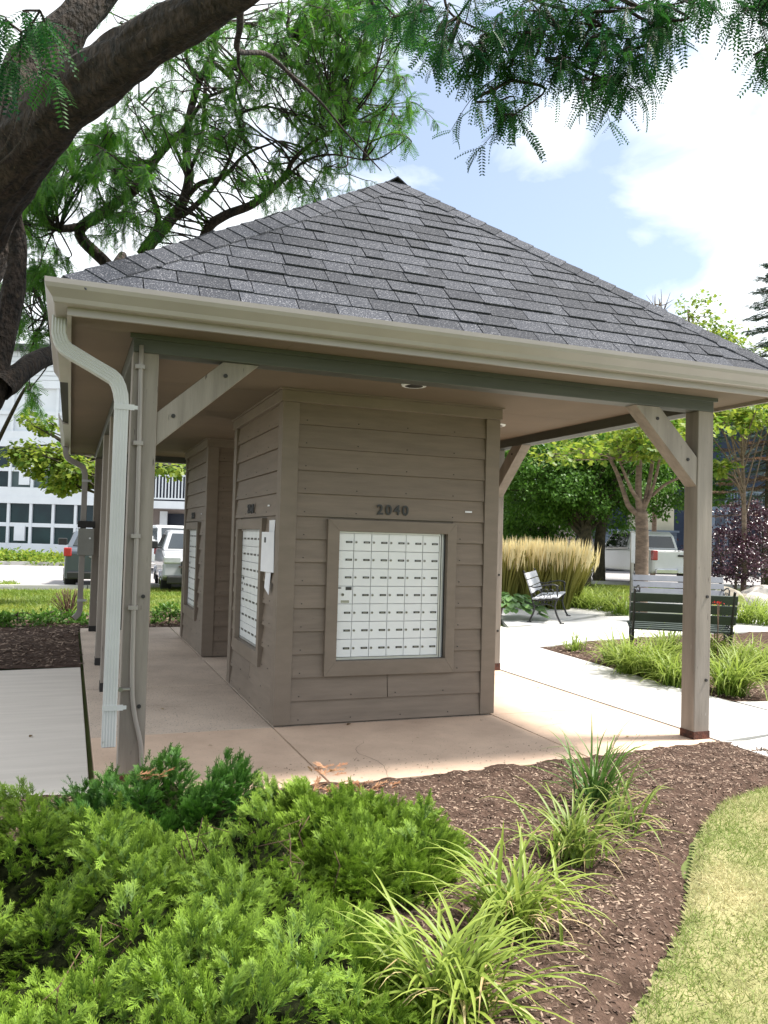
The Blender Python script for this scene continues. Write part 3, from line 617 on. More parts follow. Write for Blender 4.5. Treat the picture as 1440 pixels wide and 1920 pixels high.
# ------------------------------------------------------------ honey locusts
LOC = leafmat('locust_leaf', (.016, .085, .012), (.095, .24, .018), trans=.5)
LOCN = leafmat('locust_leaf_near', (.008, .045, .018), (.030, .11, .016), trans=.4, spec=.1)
PT = pinnate()
def branch(mb, pts, r0, r1, n=8, sub=6, jit=.0):
    P = spline(pts, sub); R = [r0+(r1-r0)*i/(len(P)-1) for i in range(len(P))]; mb.tube(P, R, n, jit=jit); return P
def twig_cloud(mb, src, clumps, leaves, leafmean, spread=.8, tk=1.0):
    """clumps: (px, py, rx, ry, distance, count). Leaf sprays on fine twigs reaching from the nearest branch point"""
    S_ = np.array(src); lst = []
    for (px, py, rx, ry, d, n) in clumps:
        c = at(px, py, d); near = S_[np.argmin(np.linalg.norm(S_-c, axis=1))]
        mid = (near+c)/2+rdir(1)[0]*.15; mb.tube(spline([near, mid, c], 4), [q_*tk for q_ in (.012, .011, .011, .01, .01, .009, .008, .007, .006)], 4)
        nt_ = max(2, n//14)
        for k in range(nt_):
            q = rng.normal(size=2)*.5; dd = d*(1+rng.normal()*.04); e_ = at(px+q[0]*rx, py+q[1]*ry, dd)
            md = (c+e_)/2+rdir(1)[0]*.07; ln = np.linalg.norm(e_-c)
            e2 = e_+(e_-c)/(ln+1e-6)*.15+np.array([0, 0, -.08])
            P = spline([c, md, e_, e2], 3); mb.tube(P, [tk*(.007-.0006*i) for i in range(len(P))], 4)
            m_ = n//nt_; t = rng.random(m_)**.7*(len(P)-1.01); i = t.astype(int); Pn = np.array(P); pos = Pn[i]+(Pn[i+1]-Pn[i])*(t-i)[:, None]
            ax = (Pn[-1]-Pn[0])/(np.linalg.norm(Pn[-1]-Pn[0])+1e-6); dr = rdir(m_)*.75+ax*.5+np.array([0, 0, -.55*spread])
            lst.append((pos, dr))
    pos = np.concatenate([a for a, b in lst]); dr = np.concatenate([b for a, b in lst])
    nr_ = rdir(len(pos))*.5+np.array([0, 0, 1.0]); sc = leafmean*rng.uniform(.65, 1.3, len(pos))
    leaves.append(scatter(PT[0], PT[1], pos, dr, nr_, sc, PT[2]))

def fit_path(l): return [at(*p) for p in l]

def knobbly(mb, P, R, n, seed, amp=.13):
    P = [Vector(p) for p in P]; v = []; ref = None; r_ = np.random.default_rng(seed); ph = r_.random(n)
    for i, p in enumerate(P):
        d = (P[min(i+1, len(P)-1)]-P[max(i-1, 0)]).normalized()
        if ref is None: ref = d.cross(Vector((.1, .9, .3))).normalized()
        ref = (ref-d*ref.dot(d)).normalized(); bn = d.cross(ref)
        for k in range(n):
            a = 2*PI*k/n; rr = R[i]*(1+amp*math.sin(k*2.4+ph[k]*6+i*.35)*.5+amp*.9*(vnoise(k*1.3, i*.5, 1, seed)-.5)+amp*1.4*(vnoise(k*.35, i*.25, 1, seed+1)-.5))
            v.append(p+(ref*math.cos(a)+bn*math.sin(a))*float(rr))
    mb.add(v, [(i*n+k, i*n+(k+1) % n, (i+1)*n+(k+1) % n, (i+1)*n+k) for i in range(len(P)-1) for k in range(n)], 0, True)
def root_at(px, d):      # ground point under a photograph column at a distance
    p = at(px, 1000, d); return np.array([p[0], p[1], 0.0])
# near tree: trunk left of the frame, thick limb over the pavilion corner
bA = root_at(-150, 8.3); TA = thing('honey_locust_tree', 'big old honey locust at left with a thick dark limb over the roof corner', 'tree', tuple(bA))
b = MB(); knobbly(b, spline([bA+np.array([0, 0, -.1]), bA+np.array([.05, 0, .9]), at(-130, 900, 8.2), at(-95, 640, 8.0), at(-60, 430, 7.6)], 14), np.linspace(.42, .33, 57), 30, 1)
b.build('trunk', BARK, TA, bA)
b = MB(); srcA = []
P = spline(fit_path([(-60, 440, 7.6), (20, 300, 7.0), (100, 212, 6.5), (205, 130, 6.0), (308, 60, 5.6), (430, -12, 5.2), (560, -90, 4.7), (720, -160, 4.1), (950, -190, 3.5), (1250, -190, 3.3), (1500, -210, 3.3)]), 12)
knobbly(b, P, np.interp(np.linspace(0, 1, len(P)), [0, .1, .2, .4, .5, .7, 1], [.31, .26, .215, .155, .125, .045, .015]), 34, 3); srcA += P
P2 = spline(fit_path([(-30, 330, 7.4), (20, 190, 7.6), (75, 110, 7.8), (150, 30, 8), (230, -60, 8.2), (330, -140, 8.6)]), 10); knobbly(b, P2, np.linspace(.24, .13, len(P2)), 24, 5); srcA += P2
b.build('limb', BARK, TA, bA)
b = MB(); P3 = spline(fit_path([(-120, 800, 8.1), (-30, 760, 8.3), (0, 660, 8.5), (22, 560, 8.6), (30, 470, 8.6), (18, 380, 8.4), (-10, 300, 8.0)]), 8); knobbly(b, P3, np.linspace(.15, .085, len(P3)), 22, 6)
P4 = spline(fit_path([(0, 730, 8.3), (35, 700, 8.6), (80, 672, 9.2), (120, 650, 9.8), (180, 560, 10.8), (230, 480, 12)]), 8); knobbly(b, P4, np.linspace(.13, .07, len(P4)), 18, 7); b.build('limb', BARK, TA, bA)
b = MB()
for pts, r0, r1 in (([(450, -5, 5.2), (450, 50, 5.6), (447, 95, 6.0), (500, 102, 6.4), (545, 140, 6.8), (600, 190, 7.3), (650, 250, 7.8), (715, 320, 8.2)], .028, .006), ([(447, 95, 6.0), (450, 130, 6.2), (480, 170, 6.6)], .015, .004),
                    ([(900, -190, 3.6), (980, -60, 3.7), (1025, 20, 3.7), (1050, 60, 3.7), (1055, 110, 3.7)], .010, .003), ([(850, -175, 3.7), (950, -40, 3.6), (1000, 0, 3.6), (1100, 22, 3.6), (1250, 10, 3.55), (1330, -10, 3.5)], .010, .003),
                    ([(800, -170, 3.9), (830, -20, 3.8), (850, 30, 3.8), (940, 80, 3.8), (960, 150, 3.8)], .009, .0025), ([(1400, -200, 3.3), (1430, -40, 3.4), (1425, 40, 3.45)], .009, .0025), ([(640, -120, 4.8), (690, -10, 5.5), (720, 60, 6), (700, 150, 6.4)], .02, .004)):
    srcA += branch(b, fit_path(pts), r0, r1, 6)
lv = []
cl = [(860, 30, 55, 45, 5.0, 110), (900, 95, 45, 35, 5.1, 90), (940, 60, 50, 40, 5.1, 110), (945, 130, 45, 35, 5.1, 110), (935, 190, 35, 30, 5.1, 75), (965, 215, 22, 25, 5.1, 35), (1000, 60, 50, 40, 5.0, 110), (1010, 20, 60, 35, 5.0, 110), (1060, 120, 40, 32, 5.0, 100), (1070, 40, 50, 40, 4.9, 110), (1110, 150, 55, 28, 4.9, 100),
      (1160, 160, 45, 28, 4.9, 80), (1130, 60, 55, 40, 4.9, 120), (1190, 90, 55, 35, 4.8, 110), (1240, 40, 50, 35, 4.8, 90), (1300, 8, 45, 22, 4.7, 70), (1190, 15, 60, 30, 4.8, 90), (1110, -10, 90, 30, 4.9, 90), (1420, 20, 35, 35, 4.6, 90), (1440, 90, 30, 30, 4.6, 60), (1435, -20, 40, 30, 4.6, 60), (790, 20, 50, 40, 5.3, 90), (835, 85, 28, 30, 5.2, 50), (740, 30, 50, 50, 5.8, 100)]
cl = [(a_, b_, c_, e_, d_*(.745 if d_ < 5.5 else .9), n_) for a_, b_, c_, e_, d_, n_ in cl]; twig_cloud(b, srcA, cl, lv, .112, .8, .7)
b2 = MB(); twig_cloud(b, P2, [(40, 60, 40, 55, 4.2, 34), (20, 130, 30, 45, 4.2, 26), (75, 20, 40, 30, 4.3, 26), (-10, 30, 40, 40, 4.2, 20), (80, 130, 20, 50, 4.6, 12)], lv, .20, 1.4)
b.build('branch', BARK, TA, bA)
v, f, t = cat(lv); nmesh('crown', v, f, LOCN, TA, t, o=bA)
# second locust farther back: fine dark branches behind the roof
bB = root_at(252, 11.5); TB = thing('honey_locust_tree', 'spreading honey locust behind the pavilion, fine dark branches above the left roof slope', 'tree', tuple(bB))
b = MB(); P = spline([bB+np.array([0, 0, -.1]), at(250, 1100, 11.5), at(252, 900, 11.5), at(256, 650, 11.3), at(268, 480, 11)], 10); knobbly(b, P, np.linspace(.17, .10, len(P)), 18, 11); b.build('trunk', BARK, TB, bB)
b = MB(); sB = list(P)
for pts, r0, r1 in (([(268, 480, 11), (283, 455, 11), (318, 415, 11), (345, 375, 11), (355, 330, 11), (350, 290, 11), (355, 220, 10.8), (375, 150, 10.6), (400, 100, 10.4), (410, 40, 10.2)], .095, .03),
    ([(345, 375, 11), (375, 345, 10.8), (420, 330, 10.6), (460, 290, 10.4), (520, 265, 10.2)], .045, .01), ([(320, 412, 11), (355, 395, 10.8), (400, 350, 10.6), (430, 300, 10.4), (450, 240, 10.3)], .05, .012),
    ([(290, 450, 11), (297, 410, 11), (290, 380, 11), (275, 345, 11), (262, 320, 11), (220, 300, 11), (205, 290, 11)], .05, .012), ([(258, 640, 11.3), (220, 520, 11), (150, 440, 11), (190, 400, 10.8), (250, 358, 10.8), (275, 320, 10.6), (315, 270, 10.6), (348, 240, 10.6), (362, 200, 10.6)], .09, .04),
    ([(110, 430, 10.6), (150, 425, 10.8), (170, 412, 10.8)], .05, .06), ([(350, 240, 10.6), (380, 190, 10.4), (420, 170, 10.2), (470, 150, 10)], .03, .01), ([(262, 560, 11.2), (360, 520, 10.5), (386, 435, 10.3), (420, 405, 10.2), (470, 385, 10.1), (505, 358, 10), (535, 330, 10), (550, 300, 9.9), (590, 265, 9.8), (640, 240, 9.7)], .08, .014),
    ([(535, 335, 10), (575, 300, 9.9), (625, 290, 9.8), (680, 300, 9.7)], .02, .007), ([(350, 330, 11), (330, 280, 11), (300, 230, 11), (260, 190, 11)], .03, .01), ([(375, 150, 10.6), (350, 110, 10.6), (358, 60, 10.5)], .03, .012), ([(400, 110, 10.4), (385, 160, 10.5), (378, 260, 10.6), (352, 330, 10.8)], .022, .03),
    ([(440, 215, 10.3), (500, 200, 10.2), (560, 215, 10), (620, 180, 9.9)], .02, .007), ([(450, 240, 10.3), (440, 180, 10.3), (470, 110, 10.2), (540, 70, 10)], .02, .008)):
    sB += branch(b, fit_path(pts), r0, r1, 7)
lv = []
clB = []
r2 = np.random.default_rng(21)
dens = [(500, 120, 170, 100, 36), (640, 150, 120, 120, 52), (560, 30, 170, 60, 42), (690, 30, 60, 50, 14), (330, 60, 120, 60, 20), (300, 230, 90, 60, 22), (620, 270, 110, 60, 20), (430, 230, 90, 70, 22), (480, 330, 80, 40, 12), (230, 320, 70, 50, 20), (270, 400, 70, 40, 12), (180, 280, 60, 50, 14), (190, 400, 60, 50, 12), (550, 360, 50, 30, 5), (710, 90, 60, 90, 13), (740, 200, 35, 60, 7), (600, 215, 150, 80, 16)]
for x, y, rx, ry, n in dens:
    for i in range(n):
        q = r2.normal(size=2)*.55; clB.append((x+q[0]*rx, y+q[1]*ry, 40, 30, r2.uniform(8.6, 11.5), 44))
twig_cloud(b, sB, clB, lv, .145); b.build('branch', BARK, TB, bB)
v, f, t = cat(lv); nmesh('crown', v, f, LOC, TB, t, o=bB)
# third: left edge, low hanging sprays
bC = root_at(-40, 14.5); TC = thing('honey_locust_tree', 'honey locust at the left edge with low hanging sprays beside the gutter corner', 'tree', tuple(bC))
b = MB(); P = spline([bC+np.array([0, 0, -.1]), at(-45, 900, 14.5), at(-60, 600, 14), at(-20, 400, 13), at(60, 250, 12.5)], 10); knobbly(b, P, np.linspace(.20, .07, len(P)), 16, 15); b.build('trunk', BARK, TC, bC)
b = MB(); lv = []; sC = list(P); sC += branch(b, fit_path([(-20, 400, 13), (40, 380, 12), (110, 430, 10.6)]), .06, .04); sC += branch(b, fit_path([(-50, 650, 14.2), (20, 560, 12), (60, 540, 11), (90, 600, 10.5)]), .05, .02); sC += branch(b, fit_path([(-20, 860, 14.5), (40, 740, 13), (60, 720, 12.5)]), .04, .012)
clC = []
for x, y, rx, ry, n in ((50, 400, 45, 70, 24), (95, 350, 50, 40, 16), (140, 300, 60, 50, 16), (60, 520, 45, 40, 16), (55, 600, 35, 60, 14), (45, 735, 22, 12, 3), (15, 400, 25, 90, 9), (200, 250, 50, 50, 8), (110, 480, 30, 25, 5), (80, 330, 60, 40, 6)):
    for i in range(n):
        q = r2.normal(size=2)*.55; clC.append((x+q[0]*rx, y+q[1]*ry, 32, 28, r2.uniform(9.5, 12.5), 40))
twig_cloud(b, sC, clC, lv, .18); b.build('branch', BARK, TC, bC)
v, f, t = cat(lv); nmesh('crown', v, f, LOC, TC, t, o=bC)

# ------------------------------------------------------------ spreading junipers
JT = juniper()
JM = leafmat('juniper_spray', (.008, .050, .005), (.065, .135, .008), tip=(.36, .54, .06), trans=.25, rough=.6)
GAPSH = mat('gap_shade_dark', (.016, .020, .007), (.005, .007, .003), rough=1.0, scale=40, bump=1, bscale=90, spec=.05)  # near-black colour stands in for the shade between juniper sprays
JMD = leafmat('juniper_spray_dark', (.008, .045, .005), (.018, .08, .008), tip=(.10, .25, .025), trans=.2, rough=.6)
JUN = dict(
  back=([(-1.50, -1.60), (-1.25, -1.43), (-.85, -1.42), (-.5, -1.52), (-.36, -1.72), (-.5, -2.0), (-1.0, -2.12), (-1.45, -1.95)], .19, 3400, 'dark green juniper at the foot of the near left post'),
  main=([(-2.2, -1.95), (-1.7, -1.98), (-1.3, -2.0), (-1.0, -2.08), (-.6, -2.05), (-.42, -2.4), (-.45, -2.8), (-.45, -3.2), (-.42, -3.6), (-.65, -4.1), (-1.3, -4.3), (-2.4, -4.2), (-2.7, -2.9), (-2.4, -1.9)], .28, 19000, 'wide spreading juniper filling the lower left corner'),
  right=([(-.50, -1.78), (-.25, -1.78), (.0, -1.9), (.20, -2.1), (.28, -2.4), (.2, -2.62), (.05, -2.78), (-.15, -2.96), (-.42, -2.85), (-.5, -2.3)], .15, 6800, 'smaller juniper reaching right towards the bare mulch'),
  low=([(-.52, -3.15), (-.38, -3.02), (-.30, -3.2), (-.36, -3.5), (-.5, -3.75), (-.62, -3.5)], .12, 700, 'low juniper tip beside the nearest strap leaved clump'))
HOL = [(-.86, -2.45, .17), (-.62, -2.72, .14), (-1.32, -3.35, .15), (-.52, -2.45, .12), (-1.1, -1.95, .10), (-.05, -2.35, .10)]
for key, (poly, hh, n, lab) in JUN.items():
    px = np.array([p[0] for p in poly]); py = np.array([p[1] for p in poly]); cxy = (px.mean(), py.mean())
    T = thing('juniper_shrub', lab, 'shrub', (cxy[0], cxy[1], 0), group='spreading junipers in the front bed')
    x = rng.uniform(px.min(), px.max(), n*4); y = rng.uniform(py.min(), py.max(), n*4); k = inpoly(x, y, poly); x, y = x[k][:n], y[k][:n]
    ed = np.full(len(x), 9.0)
    for i in range(len(poly)):
        (ax, ay), (bx, by) = poly[i], poly[(i+1) % len(poly)]; tt = np.clip(((x-ax)*(bx-ax)+(y-ay)*(by-ay))/((bx-ax)**2+(by-ay)**2), 0, 1)
        ed = np.minimum(ed, np.hypot(x-ax-tt*(bx-ax), y-ay-tt*(by-ay)))
    H = lambda x, y, e_: hh*np.clip(e_/.16, .15, 1)**.6*(.30+1.15*vnoise(x, y, 3.6, 31)*1.0)-.02+.13*(vnoise(x, y, 7, 33)-.5)
    z = H(x, y, ed); keep = np.ones(len(x), bool)
    # boughs: tufts round scattered centres, each fanning outwards with a dark gap between neighbours
    nb_ = max(8, int(len(x)/85)); ci = rng.choice(len(x), nb_, replace=False); dcx = x[:, None]-x[ci][None]; dcy = y[:, None]-y[ci][None]; dd_ = np.hypot(dcx, dcy); near_ = dd_.argmin(1); dn = dd_.min(1); ii = np.arange(len(x))
    tuf = np.stack([dcx[ii, near_], dcy[ii, near_]], 1)/(dn[:, None]+.03)*np.minimum(dn/.05, 1)[:, None]; z += .05-1.3*np.minimum(dn, .14)**1.05+rng.normal(size=nb_)[near_]*.028; keep &= ~((dn > .085) & (rng.random(len(x)) < .3))
    for hx, hy, hr in HOL:
        dd = np.hypot(x-hx, (y-hy)*1.2); z -= .15*np.exp(-(dd/hr)**2); keep &= ~((dd < hr*.6) & (rng.random(len(x)) < .55))
    z = np.maximum(z, .0); dep = np.minimum(rng.random(len(x))**1.3*.15, np.maximum(z-.005, 0)); x, y, z, ed, dep, tuf = x[keep], y[keep], z[keep], ed[keep], dep[keep], tuf[keep]
    # each spray leans with its own bough: boughs radiate from noise cells
    ang = vnoise(x, y, 2.6, 41)*9+rng.normal(size=len(x))*.55; g_ = np.stack([np.cos(ang), np.sin(ang)], 1)*.8
    outd = np.stack([x-cxy[0], y-cxy[1]], 1); outd /= np.linalg.norm(outd, axis=1, keepdims=True)+1e-6
    ww = np.exp(-(ed/.10)**2)[:, None]; h2 = tuf*(1-ww*.6)+outd*ww*.8+g_*.25
    dr = np.concatenate([h2, (.42+.30*rng.normal(size=len(x)))[:, None]], 1)
    v, f, t = scatter(JT[0], JT[1], np.stack([x, y, z-dep], 1), dr, rdir(len(x))*.35+np.array([0, 0, 1]), rng.uniform(.042, .086, len(x)), JT[2])
    t[:, 1] = t[:, 1]**1.6; t[:, 0] = np.repeat(np.clip(vnoise(x, y, 5, 61)*1.3-.3+rng.normal(size=len(x))*.25, 0, 1), len(JT[0]))
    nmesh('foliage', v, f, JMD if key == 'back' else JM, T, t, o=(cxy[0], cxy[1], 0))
    # near-black shell for the inner wood, its colour painting shade into the gaps
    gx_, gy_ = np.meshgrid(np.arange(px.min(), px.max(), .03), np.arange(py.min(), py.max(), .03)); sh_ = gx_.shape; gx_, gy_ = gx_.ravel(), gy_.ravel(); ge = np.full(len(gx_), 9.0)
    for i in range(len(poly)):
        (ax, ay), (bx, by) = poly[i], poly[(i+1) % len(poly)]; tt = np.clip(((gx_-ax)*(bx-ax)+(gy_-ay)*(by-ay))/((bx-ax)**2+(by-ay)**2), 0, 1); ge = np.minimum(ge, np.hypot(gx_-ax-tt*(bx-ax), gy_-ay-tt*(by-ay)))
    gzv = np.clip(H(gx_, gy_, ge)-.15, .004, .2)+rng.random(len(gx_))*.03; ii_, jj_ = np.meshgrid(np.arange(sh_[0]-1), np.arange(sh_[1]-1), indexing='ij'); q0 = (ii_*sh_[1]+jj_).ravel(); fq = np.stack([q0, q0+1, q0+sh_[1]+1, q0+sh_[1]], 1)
    gv = np.stack([gx_, gy_, gzv], 1); cc_ = gv[fq].mean(1); ok_ = inpoly(cc_[:, 0], cc_[:, 1], poly) & (ge[fq].min(1) > .03); nmesh('gap_shade_shell', gv, fq[ok_], GAPSH, T, o=(cxy[0], cxy[1], 0), kind='stuff')
    s_ = MB(); c0 = Vector((cxy[0], cxy[1], -.02))
    for i in range(int(8+n/900)):
        j = rng.integers(len(x)); e_ = Vector((x[j], y[j], max(z[j]-.12, .01))); a0 = e_+(c0-e_).normalized()*.28; a0.z = -.02; m0 = (a0+e_)/2+Vector((0, 0, -.01)); s_.tube(spline([a0, m0, e_], 4), list(np.linspace(.007, .003, 9)), 5)
    for hx, hy, hr in HOL[:4]:
        if key == 'main':
            for i in range(6):
                a = Vector((hx+rng.normal()*.08, hy+rng.normal()*.08, .0)); s_.tube([a, a+Vector((rng.normal()*.05, rng.normal()*.05, .12)), a+Vector((rng.normal()*.08, rng.normal()*.08, .19))], [.003, .0025, .0015], 4)
    s_.build('stems', STEMM, T, (cxy[0], cxy[1], 0), kind='stuff')
DEADM = leafmat('dead_needles', (.32, .14, .07), (.40, .22, .12), trans=.1)
for i, (x, y, lab, n) in enumerate(((.08, -1.52, 'rusty dead juniper cutting lying at the slab edge', 26), (-.18, -1.83, 'small tan dead twig caught on the right juniper', 10), (-1.03, -1.72, 'small orange dead sprig on the dark juniper', 8))):
    z = .0 if i == 0 else .2
    T = thing('dead_sprig', lab, 'dead twig', (x, y, z)); pos = np.array([x, y, z])+rng.normal(size=(n, 3))*np.array([.10 if i == 0 else .03, .03, .008]); dr = rdir(n)*np.array([1, .5, .2])+np.array([.6, 0, .15])
    v, f, t = scatter(JT[0], JT[1], pos, dr, rdir(n)*.4+np.array([0, 0, 1]), rng.uniform(.05, .12, n), JT[2]); nmesh('needles', v, f, DEADM, T, t, o=(x, y, z))

# ------------------------------------------------------------ strap-leaved clumps
DL = leafmat('daylily_leaf', (.10, .19, .025), (.20, .28, .05), tip=(.30, .33, .09), trans=.35, rough=.45)
DLD = leafmat('daylily_leaf_dark', (.05, .13, .03), (.09, .19, .035), tip=(.16, .24, .05), trans=.3, rough=.45)
DLY = leafmat('daylily_leaf_bright', (.13, .24, .03), (.24, .34, .05), tip=(.38, .42, .10), trans=.4, rough=.45)
def strap_clump(name, lab, cat_, c, n, ln, wid, m, seg=8, spread=.05, arch=1.0, lean=(.22, -.12), group=None, parent=None, part_='leaves'):
    c = np.array(c); T = parent or thing(name, lab, cat_, tuple(c), group=group)
    V, F, TT = [], [], []; k = 0
    for i in range(n):
        a = rng.uniform(0, 2*PI); L_ = ln*rng.uniform(.55, 1.15); el = rng.uniform(.75, 1.45); w = wid*rng.uniform(.7, 1.2)
        kink = rng.integers(2, seg) if rng.random() < .22 else -1; h = np.array([math.cos(a)+lean[0], math.sin(a)+lean[1]]); p = np.array([c[0]+rng.normal()*spread, c[1]+rng.normal()*spread, c[2]-.01]); bend = arch*rng.uniform(1.0, 2.4)/seg
        sdv = np.array([-h[1], h[0], 0]); sdv /= np.linalg.norm(sdv); hd = np.array([h[0], h[1], 0])/np.linalg.norm(h); hue = rng.random(); tw = rng.normal()*.06
        for j in range(seg+1):
            t = j/seg; ww = w*(.75+.5*t if t < .4 else .95*(1-((t-.4)/.6)**2)+.02); nrm = -hd*math.sin(el)+np.array([0, 0, math.cos(el)])
            V += [p-sdv*ww/2, p-nrm*ww*.22, p+sdv*ww/2]; TT += [(hue, t*.6)]*3
            if j < seg: F += [(k, k+1, k+4, k+3), (k+1, k+2, k+5, k+4)]
            k += 3
            p = p+(hd*math.cos(el)+np.array([0, 0, math.sin(el)])+sdv*tw)*L_/seg; el -= bend*(0.5+1.1*t)+(.8 if j == kink else 0)+rng.normal()*.05
            if p[2] < c[2]+.004: p[2] = c[2]+.004; el = max(el, 0.0)
    return nmesh(part_, np.array(V), np.array(F), m, T, np.array(TT, np.float32), o=tuple(c)), T
DRYS = leafmat('dry_strap', (.42, .30, .14), (.52, .42, .22), trans=.2)
grp = 'strap leaved clumps along the front bed'
for (px, py), n, ln, m, ar, lab in (((1120, 1508), 90, .47, DLD, .6, 'dark upright strap leaved clump nearest the pavilion slab'), ((1075, 1605), 95, .45, DL, .95, 'second strap leaved clump down from the slab, with long trailing leaves'),
        ((955, 1742), 140, .45, DLY, .95, 'full yellow-green strap leaved clump beside the right juniper'), ((850, 1895), 160, .44, DLY, .95, 'nearest and brightest strap leaved clump at the bottom edge'), ((1165, 1545), 26, .34, DL, .8, 'sparse strap leaved tuft right of the dark upright clump')):
    c = gz(px, py); o, T = strap_clump('daylily_clump', lab, 'plant', (c[0], c[1], -.01), n, ln, .0135, m, group=grp, arch=ar, spread=.045)
    strap_clump('', '', '', (c[0], c[1], -.01), n//6, ln*.8, .008, DRYS, parent=T, part_='dry_leaves', arch=1.6)
# clumps in the bed beyond the walk
grp = 'arching grass clumps in the bed beyond the walk'
for px, py, n, ln, lab in ((1080, 1218, 45, .28, 'small lone grass tuft at the point of the far mulch bed'), (1180, 1262, 150, .52, 'leftmost large arching grass clump beyond the walk'), (1225, 1270, 150, .52, 'grass clump tucked against the right post, left side'), (1262, 1284, 120, .45, 'grass clump partly behind the right post'),
        (1370, 1300, 210, .52, 'big bright grass clump right of the right post at the walk edge'), (1435, 1270, 150, .5, 'grass clump cut by the right edge of the picture'), (1390, 1262, 150, .48, 'grass clump behind the big bright one right of the post'), (1330, 1250, 130, .5, 'grass clump just behind the right post'), (1250, 1235, 130, .5, 'grass clump in front of the dark green bench'), (1150, 1245, 80, .42, 'low grass clump at the left of the far bed')):
    c = gz(px, py); strap_clump('grass_clump', lab, 'plant', (c[0], c[1], -.01), int(n*1.25), ln*1.22, .015, DLY, seg=6, group=grp, spread=.06)
# mounding grass near the benches
grp = 'low mounding grasses near the benches'
for i, (px, py, n) in enumerate(((1075, 1140, 130), (1105, 1142, 150), (1140, 1146, 150), (1165, 1150, 120), (1395, 1168, 130), (1425, 1160, 120), (1350, 1165, 90), (950, 1130, 100), (968, 1112, 100), (1440, 1172, 100), (1090, 1125, 110), (1130, 1128, 110))):
    c = gz(px, py); strap_clump('mounding_grass', 'low mounding yellow-green grass in the beds round the bench plaza', 'plant', (c[0], c[1], -.01), n, .62, .022, DLY, seg=5, group=grp, spread=.12)
# hostas left of the first bench
HO = leafmat('hosta_leaf', (.08, .20, .06), (.14, .28, .07), tip=(.2, .33, .1), trans=.25, rough=.35); LQ = leafquad(.55)
T = thing('hosta_plant', 'broad leaved hosta at the left of the slatted bench', 'plant', tuple(gz(958, 1160))); c = np.array(T.location); n = 140
a = rng.uniform(0, 2*PI, n); r = rng.uniform(.05, .55, n); pos = np.stack([c[0]+np.cos(a)*r, c[1]+np.sin(a)*r, .12+.35*(1-r/.6)+rng.normal(size=n)*.03], 1)
v, f, t = scatter(LQ[0], LQ[1], pos, np.stack([np.cos(a), np.sin(a), np.full(n, -.2)], 1), rdir(n)*.3+np.array([0, 0, 1]), rng.uniform(.16, .27, n), LQ[2]); nmesh('leaves', v, f, HO, T, t, o=tuple(c))
# tall feather reed grass
RG = leafmat('reed_leaf', (.09, .14, .02), (.20, .22, .04), tip=(.34, .30, .08), trans=.3); RP = leafmat('reed_plume', (.86, .72, .40), (.92, .84, .58), trans=.45, rough=.8)
grp = 'tall feather reed grasses behind the bench'
for i, (px, d) in enumerate(((945, 17), (975, 17.3), (1003, 17), (1030, 17.4), (1050, 17.0), (1068, 17.6))):
    c = root_at(px, d); T = thing('feather_reed_grass', 'tall tan plumed reed grass in the row behind the slatted bench', 'grass', tuple(c), group=grp)
    n = 420; a = rng.uniform(0, 2*PI, n); r = rng.random(n)**.5*.42; Hh = rng.uniform(.9, 1.25, n); V = []; F = []; TT = []; k = 0
    for q in range(n):
        x, y = c[0]+math.cos(a[q])*r[q]*.5, c[1]+math.sin(a[q])*r[q]*.5; ox, oy = math.cos(a[q])*r[q]*.9+rng.normal()*.06, math.sin(a[q])*r[q]*.9+rng.normal()*.06; s_ = rng.normal(size=2)*.012; hu = rng.random()
        for t_ in (0, .5, 1): w = 1-.6*t_; V += [(x+ox*t_**1.5-s_[0]*w, y+oy*t_**1.5-s_[1]*w, Hh[q]*t_), (x+ox*t_**1.5+s_[0]*w, y+oy*t_**1.5+s_[1]*w, Hh[q]*t_)]; TT += [(hu, t_)]*2
        F += [(k, k+1, k+3, k+2), (k+2, k+3, k+5, k+4)]; k += 6
    nmesh('blades', np.array(V), np.array(F), RG, T, np.array(TT, np.float32), o=tuple(c))
    n = 260; V = []; F = []; TT = []; k = 0
    for q in range(n):
        a_ = rng.uniform(0, 2*PI); r_ = rng.random()**.5*.62; x, y = c[0]+math.cos(a_)*r_, c[1]+math.sin(a_)*r_; h0_ = rng.uniform(.80, 1.12)*(1-.1*r_); ll = rng.uniform(.35, .5); lx, ly = math.cos(a_)*.12*r_+rng.normal()*.03, math.sin(a_)*.12*r_; hu = rng.random(); th = rng.uniform(0, PI)
        for dx, dy in ((math.cos(th), math.sin(th)), (-math.sin(th), math.cos(th))):
            w = .014
            V += [(x, y, h0_), (x+lx*.4-dx*w, y+ly*.4-dy*w, h0_+ll*.35), (x+lx, y+ly, h0_+ll), (x+lx*.4+dx*w, y+ly*.4+dy*w, h0_+ll*.35)]; F.append((k, k+1, k+2, k+3)); TT += [(hu, 0), (hu, .4), (hu, 1), (hu, .4)]; k += 4
    nmesh('plumes', np.array(V), np.array(F), RP, T, np.array(TT, np.float32), o=tuple(c))

